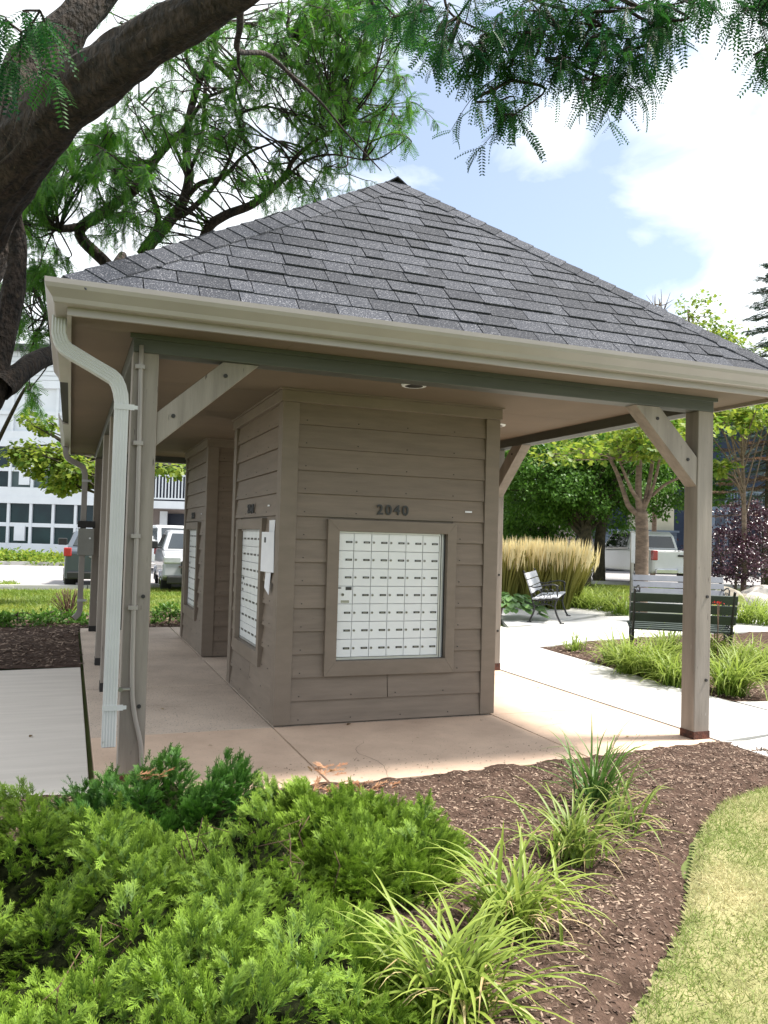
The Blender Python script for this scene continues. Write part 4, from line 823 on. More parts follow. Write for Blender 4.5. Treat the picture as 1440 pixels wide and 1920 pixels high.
# ------------------------------------------------------------ mulch chips, lawn blades
CH = leafmat('wood_chip', (.065, .040, .030), (.36, .265, .20), trans=0, rough=.9)
def chips(n, poly, hf, smin, smax, name='wood_chips', lab='scattered bark chips on the front bed', bias=None):
    px = [p[0] for p in poly]; py = [p[1] for p in poly]; x = rng.uniform(min(px), max(px), n*3); y = rng.uniform(min(py), max(py), n*3); k = inpoly(x, y, poly); x, y = x[k][:n], y[k][:n]; n = len(x)
    tv = np.array([(-.18, 0, 0), (.18, .05, 0), (.14, 1, .02), (-.12, .93, 0), (0, .5, .16)]); tf = np.array([(0, 1, 4), (1, 2, 4), (2, 3, 4), (3, 0, 4)])
    dr = np.concatenate([rng.normal(size=(n, 2)), rng.normal(size=(n, 1))*.22], 1)
    v, f, t = scatter(tv, tf, np.stack([x, y, hf(x, y)+.002], 1), dr, rdir(n)*.3+np.array([0, 0, 1]), rng.uniform(smin, smax, n)); t[:, 0] = t[:, 0]**2.2
    nmesh(name, v, f, CH, None, t, label=lab, cat='mulch', kind='stuff')
chips(46000, [(-2.6, -4.2), (.0, -4.2), (.3, -3.72), (1.07, -3.05), (1.6, -2.53), (2.4, -2.14), (3.2, -1.98), (3.25, -1.5), (2.95, -1.22), (1.78, -1.36), (0, -1.44), (-1.25, -1.3), (-3, -.9)], bed_h, .004, .026)
chips(9000, [(-6, 2.7), (-1.27, 3.05), (-1.26, 6.4), (2.9, 6.5), (3.5, 7.6), (-1.2, 8.3), (-6, 7)], lambda x, y: .01+0*x, .02, .07, lab='bark chips on the bed behind the left posts')
chips(5000, [(4.24, .62), (4.25, 0), (6.5, -.2), (8.5, 4.5), (5.74, 4.0), (4.5, 3.5)], lambda x, y: .0+0*x, .015, .05, lab='bark chips on the bed beyond the walk')
def blades(n, poly, hf, hmin, hmax, w, m, lab, seed=0):
    px = [p[0] for p in poly]; py = [p[1] for p in poly]; x = rng.uniform(min(px), max(px), n*3); y = rng.uniform(min(py), max(py), n*3); k = inpoly(x, y, poly); x, y = x[k][:n], y[k][:n]; n = len(x)
    tv = np.array([(-.6*w, 0, 0), (.6*w, 0, 0), (0, 1, .15)]); tf = np.array([(0, 1, 2)])
    dr = np.concatenate([rng.normal(size=(n, 2))*.8, rng.uniform(.35, 1.3, (n, 1))], 1)
    pat = vnoise(x, y, 2.2, 51)*.6+vnoise(x, y, 6, 52)*.4
    v, f, t = scatter(tv, tf, np.stack([x, y, hf(x, y)-.002], 1), dr, rdir(n), rng.uniform(hmin, hmax, n)); t[:, 0] = np.repeat(np.clip((pat-.42)*3+rng.normal(size=n)*.3, 0, 1), 3)
    nmesh('grass', v, f, m, None, t, label=lab, cat='grass', kind='stuff')
LB = leafmat('lawn_blade', (.24, .31, .08), (.56, .50, .27), trans=.25, rough=.6); LF = leafmat('far_lawn_blade', (.16, .24, .03), (.30, .34, .06), trans=.3)
blades(190000, [(x, y) for x, y in LAWN], lawn_h, .012, .042, .10, LB, 'short dry yellow-green lawn at the lower right')
blades(60000, [(-9, 7.2), (-1.2, 8.4), (4, 10), (3, 15.6), (-1, 14), (-9, 13.6)], lambda x, y: 0*x+.01, .05, .10, .16, LF, 'sunny lawn strip behind the left posts')
blades(7000, [(-8.9, 14.1), (-2.6, 14.2), (-2.4, 14.6), (-2.6, 15.7), (-8.9, 16.4)], lambda x, y: 0*x+.08, .05, .10, .2, LF, 'turf on the small traffic island')
blades(26000, [(9.2, 12), (13, 12.5), (17, 15.5), (15, 17.3), (10, 14.5)], lambda x, y: 0*x+.0, .05, .12, .2, LF, 'bright turf strip between the benches and the pickup')
sheet('turf_bed', [(8.5, 11.4), (14, 11.2), (30, 10), (60, 1), (60, 2.5), (14, 19.3), (9, 16)], -.012, GRND, kind='structure')

# ------------------------------------------------------------ benches
SLW = mat('grey_white_slat', (.44, .45, .48), (.38, .39, .42), rough=.6, scale=5, bump=.2); SLG = mat('dark_green_slat', (.030, .045, .036), (.022, .034, .027), rough=.5, scale=5, bump=.2); IRON = mat('black_cast_iron', (.018, .018, .019), rough=.45, bump=.2, scale=40)
SLS = mat('grey_slat', (.24, .25, .28), (.20, .21, .235), rough=.6, scale=5)
def bench(lab, loc, rz, wdt, slat):
    T = thing('park_bench', lab, 'bench', loc, rz)      # local: x along the bench, y towards its back
    for s_ in (-wdt/2+.04, wdt/2-.04):
        m = MB(); tb = lambda pts, r: m.tube([(s_, y, z) for y, z in [tuple(q) for q in spline([(a, b) for a, b in pts], 5)]], r, 6)
        tb([(-.30, .0), (-.27, .05), (-.22, .16), (-.19, .28), (-.21, .38), (-.235, .42)], .017); tb([(.24, .0), (.22, .06), (.17, .17), (.16, .28), (.20, .38)], .017)
        tb([(-.24, .415), (-.05, .40), (.10, .385), (.20, .39)], .014); tb([(.19, .38), (.22, .50), (.27, .66), (.33, .83), (.36, .88)], .015)
        tb([(.255, .62), (.15, .60), (0, .64), (-.14, .66), (-.23, .63), (-.22, .57), (-.235, .42)], .013); tb([(-.19, .28), (-.05, .32), (.06, .30), (.16, .28)], .009)
        for cy_, cz_, r_ in ((-.12, .36, .035), (-.03, .355, .03), (.06, .35, .03), (.12, .34, .025), (.10, .50, .055), (-.02, .53, .05), (-.12, .53, .045), (.02, .45, .03), (-.09, .45, .028), (.17, .46, .03)):
            m.tube([(s_, cy_+r_*math.cos(a), cz_+r_*math.sin(a)) for a in np.linspace(0, 5.4, 10)], .007, 5)
        m.box(s_-.02, s_+.02, -.35, -.27, 0, .018); m.box(s_-.02, s_+.02, .20, .28, 0, .018)
        m.build('end_frame', IRON, T)
    for k in range(4): m = MB(); y = -.245+.115*k; z = .432-.012*k; m.box(-wdt/2, wdt/2, y, y+.095, z, z+.024); m.build('slat', slat, T, bevel=.004)
    for k in range(3):
        z0 = .50+.118*k; y0 = .205+.043*k; m = MB(); m.hexa([(-wdt/2, y0-.012, z0), (wdt/2, y0-.012, z0), (wdt/2, y0+.012, z0-.006), (-wdt/2, y0+.012, z0-.006)], [(-wdt/2, y0+.028, z0+.102), (wdt/2, y0+.028, z0+.102), (wdt/2, y0+.052, z0+.096), (-wdt/2, y0+.052, z0+.096)]); m.build('slat', slat, T, bevel=.004)
    return T
bench('white slatted bench with black scrolled iron ends beside the reed grass', (6.70, 6.89, .012), math.atan2(1.35, 1.05), 1.70, SLW)
p1 = at(1176, 1242, 9.7); p2 = at(1372, 1247, 9.45); mid = (p1+p2)/2
bench('dark green slatted bench seen from behind, crossed by the right post', (float(mid[0]), float(mid[1]), 0), math.atan2(p2[1]-p1[1], p2[0]-p1[0])+PI, 1.16, SLG)
q1 = at(1194, 1165, 14.8); q2 = at(1360, 1168, 14.6); mid = (q1+q2)/2
bench('pale grey slatted bench facing the dark green one', (float(mid[0]), float(mid[1]), 0), math.atan2(q2[1]-q1[1], q2[0]-q1[0])+0.0, 1.62, SLS)
# sign post and lamp post
c = root_at(1186, 15.6); T = thing('sign_post', 'thin galvanised post beside the young tree', 'post', tuple(c)); MB().box(-.03, .03, -.02, .02, 0, 1.66).build('post', LOCKM, T); MB().box(-.045, .045, -.03, -.021, 1.05, 1.62).build('plate', mat('plate_grey', (.45, .47, .47), rough=.5), T)
c = root_at(1083, 27); T = thing('street_lamp', 'black post lamp with white glass lantern under the dark maples', 'street lamp', tuple(c))
m = MB(); m.tube([(0, 0, 0), (0, 0, 3.1)], [.06, .04], 10); m.tube([(0, 0, 0), (0, 0, .3)], [.11, .08], 10); m.tube([(0, 0, 3.1), (0, 0, 3.18)], .15, 10, smooth=False); m.tube([(0, 0, 3.80), (0, 0, 3.92), (0, 0, 4.0)], [.22, .12, .01], 10, smooth=False); m.build('post', IRON, T)
for a in range(6):
    an = a*PI/3; m = MB(); r0, r1 = .13, .21; q = lambda r, z, da: (math.cos(an+da)*r, math.sin(an+da)*r, z); m.add([q(r0, 3.19, -.45), q(r0, 3.19, .45), q(r1, 3.79, .45), q(r1, 3.79, -.45), q(r0-.01, 3.19, -.45), q(r0-.01, 3.19, .45), q(r1-.01, 3.79, .45), q(r1-.01, 3.79, -.45)], [(0, 1, 2, 3), (7, 6, 5, 4), (0, 4, 5, 1), (2, 6, 7, 3)]); m.build('pane', WHITE_E, T)

# ------------------------------------------------------------ broadleaf trees and shrubs
LD = lobed(); L2 = leaf2(.7)
def crown_pts(c, rad, ncl, per, rcl, shell=.55, flat=.6):
    d = rdir(ncl); r = shell+(1-shell)*rng.random(ncl)**.5; cc = np.array(c)+d*r[:, None]*np.array(rad); cc += rng.normal(size=cc.shape)*.12*np.array(rad)
    p = np.repeat(cc, per, 0)+rng.normal(size=(ncl*per, 3))*rcl*np.array([1, 1, flat]); return cc, p
def tree(name, lab, base, trunk, crowns, m, lsz, tmpl=LD, bark=BARK3, limbs=18, group=None, trunk_r=(.18, .08), hang=-.25, cat_='tree'):
    base = np.array(base); T = thing(name, lab, cat_, tuple(base), group=group)
    P = spline([np.array(p) for p in trunk], 6); b = MB(); b.tube(P, list(np.linspace(trunk_r[0], trunk_r[1], len(P))), 10, jit=.04); b.build('trunk', bark, T, tuple(base))
    b = MB(); lst = []
    for c, rad, ncl, per, rcl in crowns:
        cc, p = crown_pts(c, rad, ncl, per, rcl); n = len(p)
        out_ = (p-np.array(c))/np.array(rad); dr = out_*.6+rdir(n)*.7+np.array([0, 0, hang]); nr_ = rdir(n)*.45+np.array([0, 0, 1])+out_*.3
        lst.append(scatter(tmpl[0], tmpl[1], p, dr, nr_, lsz*rng.uniform(.6, 1.25, n), tmpl[2]))
        for j in range(min(limbs, ncl)):
            s_ = P[int(len(P)*rng.uniform(.45, .98))]; e_ = cc[j]; md = (s_+e_)/2+np.array([0, 0, .12*np.linalg.norm(e_-s_)])*rng.uniform(-.3, 1); b.tube(spline([s_, md, e_], 5), list(np.linspace(trunk_r[1]*.6, .01, 11)), 5)
    if b.v: b.build('branch', bark, T, tuple(base), kind='stuff')
    v, f, t = cat(lst); nmesh('crown', v, f, m, T, t, o=tuple(base)); return T
MPL = leafmat('maple_leaf', (.014, .07, .012), (.075, .19, .022), tip=(.13, .26, .03), trans=.4); MPY = leafmat('young_maple_leaf', (.07, .16, .015), (.30, .36, .045), trans=.5); PUR = leafmat('purple_leaf', (.035, .012, .022), (.09, .035, .055), trans=.15, rough=.3, spec=.6)
def zc(px, py, d): return at(px, py, d)
# dark maples right of the kiosk
b1 = root_at(1098, 26); tree('maple_tree', 'dark multi stemmed maple behind the reed grass', b1, [b1, b1+np.array([0, 0, 1.5]), at(1100, 930, 26)], [(zc(1085, 885, 26), (2.6, 2.2, 1.6), 90, 230, .24), (zc(1020, 890, 27), (2.2, 2, 1.5), 70, 220, .24), (zc(1160, 860, 27), (1.7, 2, 1.3), 40, 200, .24)], MPL, .12, tmpl=L2, trunk_r=(.22, .14))
b1 = root_at(1015, 30); tree('maple_tree', 'dark maple at the left, just right of the second right post', b1, [b1+np.array([0, 0, 0]), at(1020, 980, 30), at(990, 920, 30)], [(zc(975, 900, 30), (2.3, 2.3, 2.6), 90, 180, .3), (zc(1010, 960, 31), (2.6, 1.5, 1.0), 40, 160, .3)], MPL, .14, tmpl=L2, trunk_r=(.2, .13))
b1 = root_at(1125, 29); tree('maple_tree', 'leaning maple trunk over the white pickup', b1, [b1, at(1128, 985, 29), at(1165, 900, 29), at(1190, 850, 29)], [(zc(1200, 850, 30), (2.2, 2, 1.6), 60, 170, .28), (zc(1265, 900, 30), (1.9, 1.6, 1.7), 42, 150, .28), (zc(1140, 820, 32), (3, 2, 1.6), 50, 160, .33)], MPL, .14, tmpl=L2, trunk_r=(.22, .1))
# young tree with pale trunk
b1 = root_at(1203, 16.0); YT = thing('young_maple_tree', 'young tree with smooth grey-brown trunk forking into upright stems before the pickup', 'tree', tuple(b1))
b = MB(); P = spline([b1, at(1203, 1060, 16), at(1204, 1000, 16), at(1202, 960, 16)], 6); b.tube(P, list(np.linspace(.135, .12, len(P))), 14, jit=.03); b.build('trunk', BARK2, YT, tuple(b1))
b = MB(); sY = []
for pts, r0, r1 in (([(1200, 968, 16), (1180, 950, 16), (1172, 930, 16), (1158, 890, 16), (1140, 852, 16)], .060, .032), ([(1200, 965, 16), (1197, 920, 16), (1199, 860, 16), (1201, 800, 16), (1200, 740, 16)], .075, .04), ([(1204, 965, 16), (1212, 930, 16), (1220, 890, 16), (1226, 840, 16)], .060, .03), ([(1207, 955, 16), (1222, 920, 15.9), (1235, 870, 15.8), (1240, 820, 15.6)], .042, .02), ([(1202, 945, 16), (1185, 920, 15.8), (1172, 890, 15.6), (1160, 860, 15.6)], .045, .02), ([(1222, 930, 16), (1245, 910, 15.8), (1275, 895, 15.6)], .035, .02)):
    sY += branch(b, fit_path(pts), r0, r1, 8)
lst = []
for px, py, rx, ry, n in ((1180, 832, 50, 12, 200), (1120, 842, 50, 12, 200), (1225, 850, 25, 9, 100), (1190, 820, 60, 20, 420), (1240, 840, 30, 20, 240), (1075, 850, 40, 12, 170), (1200, 770, 70, 22, 300), (1300, 800, 60, 30, 300)):
    for j in range(n//20):
        q = rng.normal(size=2)*.6; c = at(px+q[0]*rx, py+q[1]*ry, rng.uniform(14.8, 17.2)); near = sY[int(np.argmin(np.linalg.norm(np.array(sY)-c, axis=1)))]; b.tube([near, (near+c)/2+rdir(1)[0]*.06, c], [.014, .01, .005], 4)
        p = c+rng.normal(size=(26, 3))*np.array([.17, .17, .08]); lst.append(scatter(LD[0], LD[1], p, rdir(26)+np.array([0, 0, -.5]), rdir(26)*.4+np.array([0, 0, 1]), rng.uniform(.07, .14, 26), LD[2]))
b.build('branch', BARK2, YT, tuple(b1)); v, f, t = cat(lst); nmesh('crown', v, f, MPY, YT, t, o=tuple(b1))
# yellow-green sprays right of the right post, and the tree poking over the roof
b1 = root_at(1395, 21); tree('maple_tree', 'bright yellow-green young maple right of the right post', b1, [b1, at(1395, 950, 21), at(1390, 820, 21)], [(zc(1365, 785, 20), (1.0, 1.0, .32), 30, 44, .18), (zc(1430, 762, 21), (.9, 1, .38), 24, 44, .2), (zc(1346, 875, 20), (.2, .3, .16), 6, 30, .1)], MPY, .13, bark=BARK2, trunk_r=(.07, .04), limbs=10)
b1 = root_at(1290, 34); tree('maple_tree', 'thin tree top poking above the right slope of the roof', b1, [b1, at(1290, 800, 34), at(1292, 640, 34), at(1290, 580, 34)], [(zc(1295, 605, 34), (.8, .8, 1.1), 18, 24, .25), (zc(1340, 635, 34), (.7, .8, .6), 12, 24, .22), (zc(1320, 700, 34), (2.4, 2, 1.8), 50, 50, .4)], MPY, .16, bark=BARK2, trunk_r=(.12, .03), limbs=10)
b1 = root_at(1225, 36); T = thing('bare_tree', 'bare twiggy treetop above the right roof slope', 'tree', tuple(b1)); m = MB(); m.tube([b1, at(1232, 800, 36), at(1235, 620, 36)], [.12, .08, .04], 7); m.build('trunk', BARK2, T, tuple(b1)); m = MB()
for k in range(26):
    a0 = at(1235+rng.normal()*3, 600+rng.normal()*12, 36); e_ = at(1236+rng.normal()*16, 565+rng.normal()*16, 36+rng.normal()*.4); m.tube(spline([a0, (a0+e_)/2+rdir(1)[0]*.12, e_], 4), list(np.linspace(.03, .009, 9)), 4)
m.build('branch', BARK2, T, tuple(b1))
# leafy boughs in front of the left apartment block
b1 = root_at(230, 15.5); tree('maple_tree', 'small yellow-green maple bough hanging below the back gutter', b1, [b1, at(228, 960, 15.5), at(215, 850, 15.5)], [(zc(75, 858, 15), (.55, .5, .16), 26, 26, .10), (zc(110, 880, 15), (.42, .5, .16), 22, 26, .09), (zc(115, 910, 15), (.26, .4, .09), 12, 24, .08), (zc(70, 795, 15), (.3, .4, .10), 9, 24, .08), (zc(310, 878, 15.5), (.4, .4, .08), 12, 20, .09), (zc(150, 880, 15), (.35, .5, .22), 16, 26, .1), (zc(35, 845, 15), (.2, .3, .08), 8, 22, .07)], MPY, .095, limbs=7, trunk_r=(.09, .05), hang=-.5)
# spruces on the right
SPR = leafmat('spruce_needle', (.03, .075, .05), (.07, .13, .095), tip=(.13, .20, .16), trans=.1, rough=.6); SPD = leafmat('dead_spruce_needle', (.20, .11, .06), (.34, .22, .15), trans=.15)
def spruce(lab, base, h, rmax, z0, m, m2=None, n=70, dead=(0, 0)):
    base = np.array(base); T = thing('spruce_tree', lab, 'tree', tuple(base)); b = MB(); b.tube([base, base+np.array([0, 0, h])], [.2, .03], 8); b.build('trunk', BARK3, T, tuple(base)); b = MB(); L1, L2_ = [], []
    for k in range(n):
        u = (k+rng.random())/n; z = z0+(h-z0)*u; r = rmax*(1-u)**.8*rng.uniform(.75, 1.1)+.12; a = k*2.4+rng.normal()*.2; d = np.array([math.cos(a), math.sin(a), 0]); s_ = base+np.array([0, 0, z]); P = spline([s_, s_+d*r*.5+np.array([0, 0, -.10*r]), s_+d*r+np.array([0, 0, -.12*r])], 6); b.tube(P, list(np.linspace(.03, .008, len(P))), 4)
        ns = int(45*r)+20; t = rng.random(ns)**.8*(len(P)-1.01); i = t.astype(int); Pn = np.array(P); p = Pn[i]+(Pn[i+1]-Pn[i])*(t-i)[:, None]; sd_ = np.cross(d, (0, 0, 1)); w = (rng.random(ns)*2-1)*(.16+.34*r*(1-np.abs(t/len(P)-.35))); p = p+sd_*w[:, None]*.5
        dr = d*.7+sd_*np.sign(w)[:, None]*.8+rdir(ns)*.25+np.array([0, 0, -.3]); q = scatter(JT[0], JT[1], p, dr, rdir(ns)*.3+np.array([0, 0, 1]), rng.uniform(.16, .32, ns), JT[2]); (L2_ if (m2 and dead[0] < z < dead[1] and rng.random() < .65) else L1).append(q)
    b.build('branch', BARK3, T, tuple(base)); v, f, t = cat(L1); nmesh('crown', v, f, m, T, t, o=tuple(base))
    if L2_: v, f, t = cat(L2_); nmesh('dead_boughs', v, f, m2, T, t, o=tuple(base))
b1 = root_at(1442, 30); spruce('tall dark blue-green spruce cut by the right edge, with brown dead lower boughs', b1, 12.3, 3.0, 2.7, SPR, SPD, 84, (2.0, 5.4))
b1 = root_at(1440, 27); spruce('shorter spruce with rust brown dead boughs right of the right post', b1, 6.0, 2.0, 3.0, SPR, SPD, 26, (2.5, 5.2))
# purple-leaved shrubs and boulders
for px, py, d, rx, rz_, n, lab in ((1352, 1035, 21, .75, .62, 46, 'left dark purple leaved shrub right of the post'), (1398, 1000, 22, .65, .75, 46, 'tall dark purple leaved shrub before the balconies'), (1430, 1030, 21, .7, .6, 36, 'purple leaved shrub cut by the right edge'), (1380, 1062, 20.5, 1.0, .35, 34, 'low purple leaved shrub above the boulders')):
    b1 = root_at(px, d); tree('purple_shrub', lab, b1, [b1, at(px, py+20, d), at(px, py, d)], [(zc(px, py, d), (rx, rx, rz_), n, 60, .13)], PUR, .075, tmpl=L2, limbs=14, group='purple leaved shrubs', trunk_r=(.04, .02), hang=.1, cat_='shrub')
ROCK = mat('mossy_rock', (.38, .34, .29), (.22, .19, .15), rough=.95, scale=3, bump=1, spots=[((.12, .14, .03), 3.5, .55)]); STONE = mat('pale_stone', (.50, .46, .42), (.36, .33, .30), rough=.9, scale=4, bump=.8)
def boulder(lab, c, s3, m, seed, group):
    bm_ = bmesh.new(); bmesh.ops.create_icosphere(bm_, subdivisions=3, radius=1.0); r_ = random.Random(seed); ph = [Vector((r_.uniform(-1, 1), r_.uniform(-1, 1), r_.uniform(-1, 1))).normalized() for _ in range(14)]; cut = [r_.uniform(.62, .9) for _ in ph]
    for v in bm_.verts:
        for n_, c_ in zip(ph, cut):
            d_ = v.co.dot(n_)
            if d_ > c_: v.co -= n_*(d_-c_)*.9
        v.co = Vector((v.co.x*s3[0], v.co.y*s3[1], max(v.co.z, -.4)*s3[2]+.4*s3[2]))
    me = bpy.data.meshes.new('boulder'); bm_.to_mesh(me); bm_.free(); o = link('boulder', me, m, None, label=lab, cat='rock', group=group); o.location = c
for i, (px, py, s3, m, lab) in enumerate(((1360, 1110, (.55, .4, .38), ROCK, 'mossy boulder at the left of the rock edging'), (1330, 1112, (.4, .35, .3), ROCK, 'mossy boulder partly behind the right post'), (1395, 1108, (.35, .3, .28), ROCK, 'small mossy boulder beside the pale block'), (1425, 1112, (.5, .35, .34), STONE, 'pale squared stone block at the right edge'), (1440, 1085, (.8, .5, .4), STONE, 'pale flat stone behind the squared block'))):
    c = root_at(px, 18.5 if py > 1100 else 20); boulder(lab, (c[0], c[1], -.02), s3, m, i+3, 'boulders edging the far bed')
# red flowers before the dark green bench
T = thing('red_flower', 'small cluster of red flowers before the right end of the dark green bench', 'flower', tuple(root_at(1350, 8.6))); c = np.array(T.location); RED = leafmat('red_petal', (.45, .02, .02), (.65, .06, .05), trans=.3)
p = at(1346, 1130, 8.6)+rng.normal(size=(26, 3))*np.array([.028, .03, .010]); v, f, t = scatter(L2[0], L2[1], p, rdir(26), rdir(26), rng.uniform(.012, .025, 26), L2[2]); nmesh('petals', v, f, RED, T, t, o=tuple(c))
m = MB(); [m.tube([c+np.array([rng.normal()*.03, 0, 0]), q], .004, 4) for q in p[:2]]; m.build('stem', STEMM, T, tuple(c))
# dry twig shrub beside the back downspout, ground cover before the apartments, flat dark leaf mats standing in for ground shade
T = thing('twig_shrub', 'bare twiggy shrub at the foot of the back downspout', 'shrub', tuple(gz(128, 1158))); c = np.array(T.location); m = MB()
for k in range(34): a = rng.normal()*.6; e_ = c+np.array([math.sin(a)*.35+.0, rng.normal()*.12, .45*math.cos(a)]); m.tube(spline([c+rng.normal(size=3)*.03, (c+e_)/2+rdir(1)[0]*.03, e_], 3), list(np.linspace(.009, .004, 7)), 4)
m.build('twigs', STEMM, T, tuple(c), kind='stuff')
for px, py, d, lab in ((325, 1150, 12.5, 'small leafy shrub left of the far kiosk'), (40, 1180, 11.5, 'flat dark green leaf mat standing in for ground shade at the left'), (120, 1170, 12, 'flat dark green leaf mat standing in for ground shade beside the back post')):
    c = root_at(px, d); tree('shrub_and_shade_leaves', lab, c, [c, c+np.array([0, 0, .1]), c+np.array([0, 0, .2])], [(c+np.array([0, 0, .07]), (.55 if px < 200 else .25, .35, .05 if px < 200 else .22), 26, 40, .05)], MPL, .055, tmpl=L2, limbs=8, trunk_r=(.012, .008), cat_='shrub', hang=.2)
hedge = []
for k in range(260): c = at(rng.uniform(-260, 118), 1000, rng.uniform(31.5, 35)); c[2] = rng.uniform(.0, .32); hedge.append(c)
hedge = np.array(hedge); p = np.repeat(hedge, 60, 0)+rng.normal(size=(len(hedge)*60, 3))*np.array([.35, .35, .10]); v, f, t = scatter(L2[0], L2[1], p, rdir(len(p)), rdir(len(p))*.4+np.array([0, 0, 1]), rng.uniform(.10, .2, len(p)), L2[2]); nmesh('ground_cover', v, f, MPY, None, t, label='low leafy ground cover along the foot of the white apartment block', cat='ground cover', kind='stuff')

# ------------------------------------------------------------ vehicles
TYRE = mat('tyre_rubber', (.02, .02, .02), rough=.85); GLS = mat('dark_vehicle_glass', (.015, .02, .022), rough=.08, spec=.9); CHR = mat('chrome', (.6, .6, .62), rough=.15, metal=1); REDL = mat('red_lamp_lens', (.45, .012, .015), rough=.15, spec=.8, coat=.5)
LAMPW = mat('headlamp_lens', (.6, .62, .65), rough=.1, spec=.9)
def carpaint(n, c): return mat(n, c, tuple(x*.96 for x in c), rough=.28, spec=.6, coat=.6)
def arch(cx, r, n=9): return [(cx-r*math.cos(PI*i/(n-1)), .36+r*math.sin(PI*i/(n-1))*1.0) for i in range(n)]
def vehicle(name, lab, loc, rz, paint, kind, group=None):
    """local +y is the front; x to the right; length along y"""
    T = thing(name, lab, 'pickup truck' if kind == 'pickup' else 'car', loc, rz, group)
    if kind == 'pickup': Ln, Wd, wy, wr, zb = 5.9, 2.0, (1.35, 4.85), .41, .50; low = [(0.02, zb+.1), (0.0, 1.28)]+[(1.95, 1.30), (3.9, 1.26), (4.4, 1.24), (5.75, 1.18), (5.88, 1.0), (5.9, zb)]; cabp = [(2.0, 1.29), (2.06, 1.80), (2.25, 1.93), (3.3, 1.96), (3.75, 1.90), (4.45, 1.24)]
    elif kind == 'suv': Ln, Wd, wy, wr, zb = 4.6, 1.85, (.85, 3.65), .36, .32; low = [(.05, .5), (.0, 1.0), (.12, 1.08), (3.35, 1.06), (4.35, .98), (4.55, .85), (4.6, zb+.1)]; cabp = [(.14, 1.07), (.42, 1.58), (.8, 1.66), (2.2, 1.68), (2.6, 1.62), (3.42, 1.05)]
    else: Ln, Wd, wy, wr, zb = 4.3, 1.78, (.8, 3.4), .33, .28; low = [(.03, .45), (.0, .92), (.1, 1.0), (3.1, .98), (4.05, .86), (4.25, .72), (4.3, zb+.1)]; cabp = [(.12, .99), (.55, 1.38), (.95, 1.47), (2.0, 1.48), (2.35, 1.42), (3.2, .97)]
    out_ = [(low[0][0], low[0][1])]+low[1:]; bot = []
    for cyw in sorted(wy, reverse=True): bot += [(cyw+wr+.07, zb)]+[(cyw-(-(wr+.06)*math.cos(PI*i/8)), zb+(wr+.10+.36-zb-.36+.0)*math.sin(PI*i/8)*1.15) for i in range(1, 8)]+[(cyw-wr-.07, zb)]
    poly = out_+bot+[(.05, zb)]
    def loft(poly, w0, w1, zlo, zhi, m, nm, bev=.05):
        b = MB(); n = len(poly); hw = lambda z: (w0+(w1-w0)*min(1, max(0, (z-zlo)/(zhi-zlo))))/2
        v = [(-hw(z), y, z) for y, z in poly]+[(hw(z), y, z) for y, z in poly]; b.add(v, [tuple(reversed(range(n))), tuple(range(n, 2*n))]+[(i, (i+1) % n, n+(i+1) % n, n+i) for i in range(n)]); return b.build(nm, m, T, bevel=bev)
    body = loft(poly, Wd, Wd*.97, .3, 1.2, paint, 'body', .06)
    cab = loft(cabp, Wd*.95, Wd*.74, cabp[0][1], max(z for y, z in cabp), paint, 'cab', .05)
    zt = max(z for y, z in cabp); z0 = cabp[0][1]; hwz = lambda z: (Wd*.95+(Wd*.74-Wd*.95)*(z-z0)/(zt-z0))/2+.004
    y0, y1 = cabp[0][0], cabp[-1][0]; my = (y0+y1)/2
    def side_glass(ya0, ya1, yb0, yb1, za, zb_):
        for s_ in (-1, 1):
            b = MB(); P_ = [(s_*hwz(za), ya0, za), (s_*hwz(za), ya1, za), (s_*hwz(zb_), yb1, zb_), (s_*hwz(zb_), yb0, zb_)]; b.hexa([(x-s_*.02, y, z) for x, y, z in P_], [(x+s_*.016, y, z) for x, y, z in P_]); b.build('side_window', GLS, T)
    za, zb_ = z0+.06, zt-.12
    if kind == 'pickup': side_glass(2.22, 2.98, 2.28, 2.98, za, zb_); side_glass(3.06, 4.12, 3.06, 3.66, za, zb_)
    else: side_glass(y0+.38, my-.05, y0+.62, my-.05, za, zb_); side_glass(my+.03, y1-.28, my+.03, y1-.78, za, zb_)
    # rear and front glass
    for (ya, zA), (yb, zB), nm, s_ in ((cabp[0], cabp[1], 'rear_window', -1), (cabp[-1], cabp[-2], 'windscreen', 1)):
        b = MB(); t0, t1 = .12, .92; pa = (ya+(yb-ya)*t0, zA+(zB-zA)*t0); pb = (ya+(yb-ya)*t1, zA+(zB-zA)*t1); wa, wb = hwz(pa[1])-.12, hwz(pb[1])-.12; o_ = s_*.012
        b.hexa([(-wa, pa[0]-o_, pa[1]), (wa, pa[0]-o_, pa[1]), (wb, pb[0]-o_, pb[1]), (-wb, pb[0]-o_, pb[1])], [(-wa, pa[0]+o_, pa[1]+.01), (wa, pa[0]+o_, pa[1]+.01), (wb, pb[0]+o_, pb[1]+.01), (-wb, pb[0]+o_, pb[1]+.01)]); b.build(nm, GLS, T)
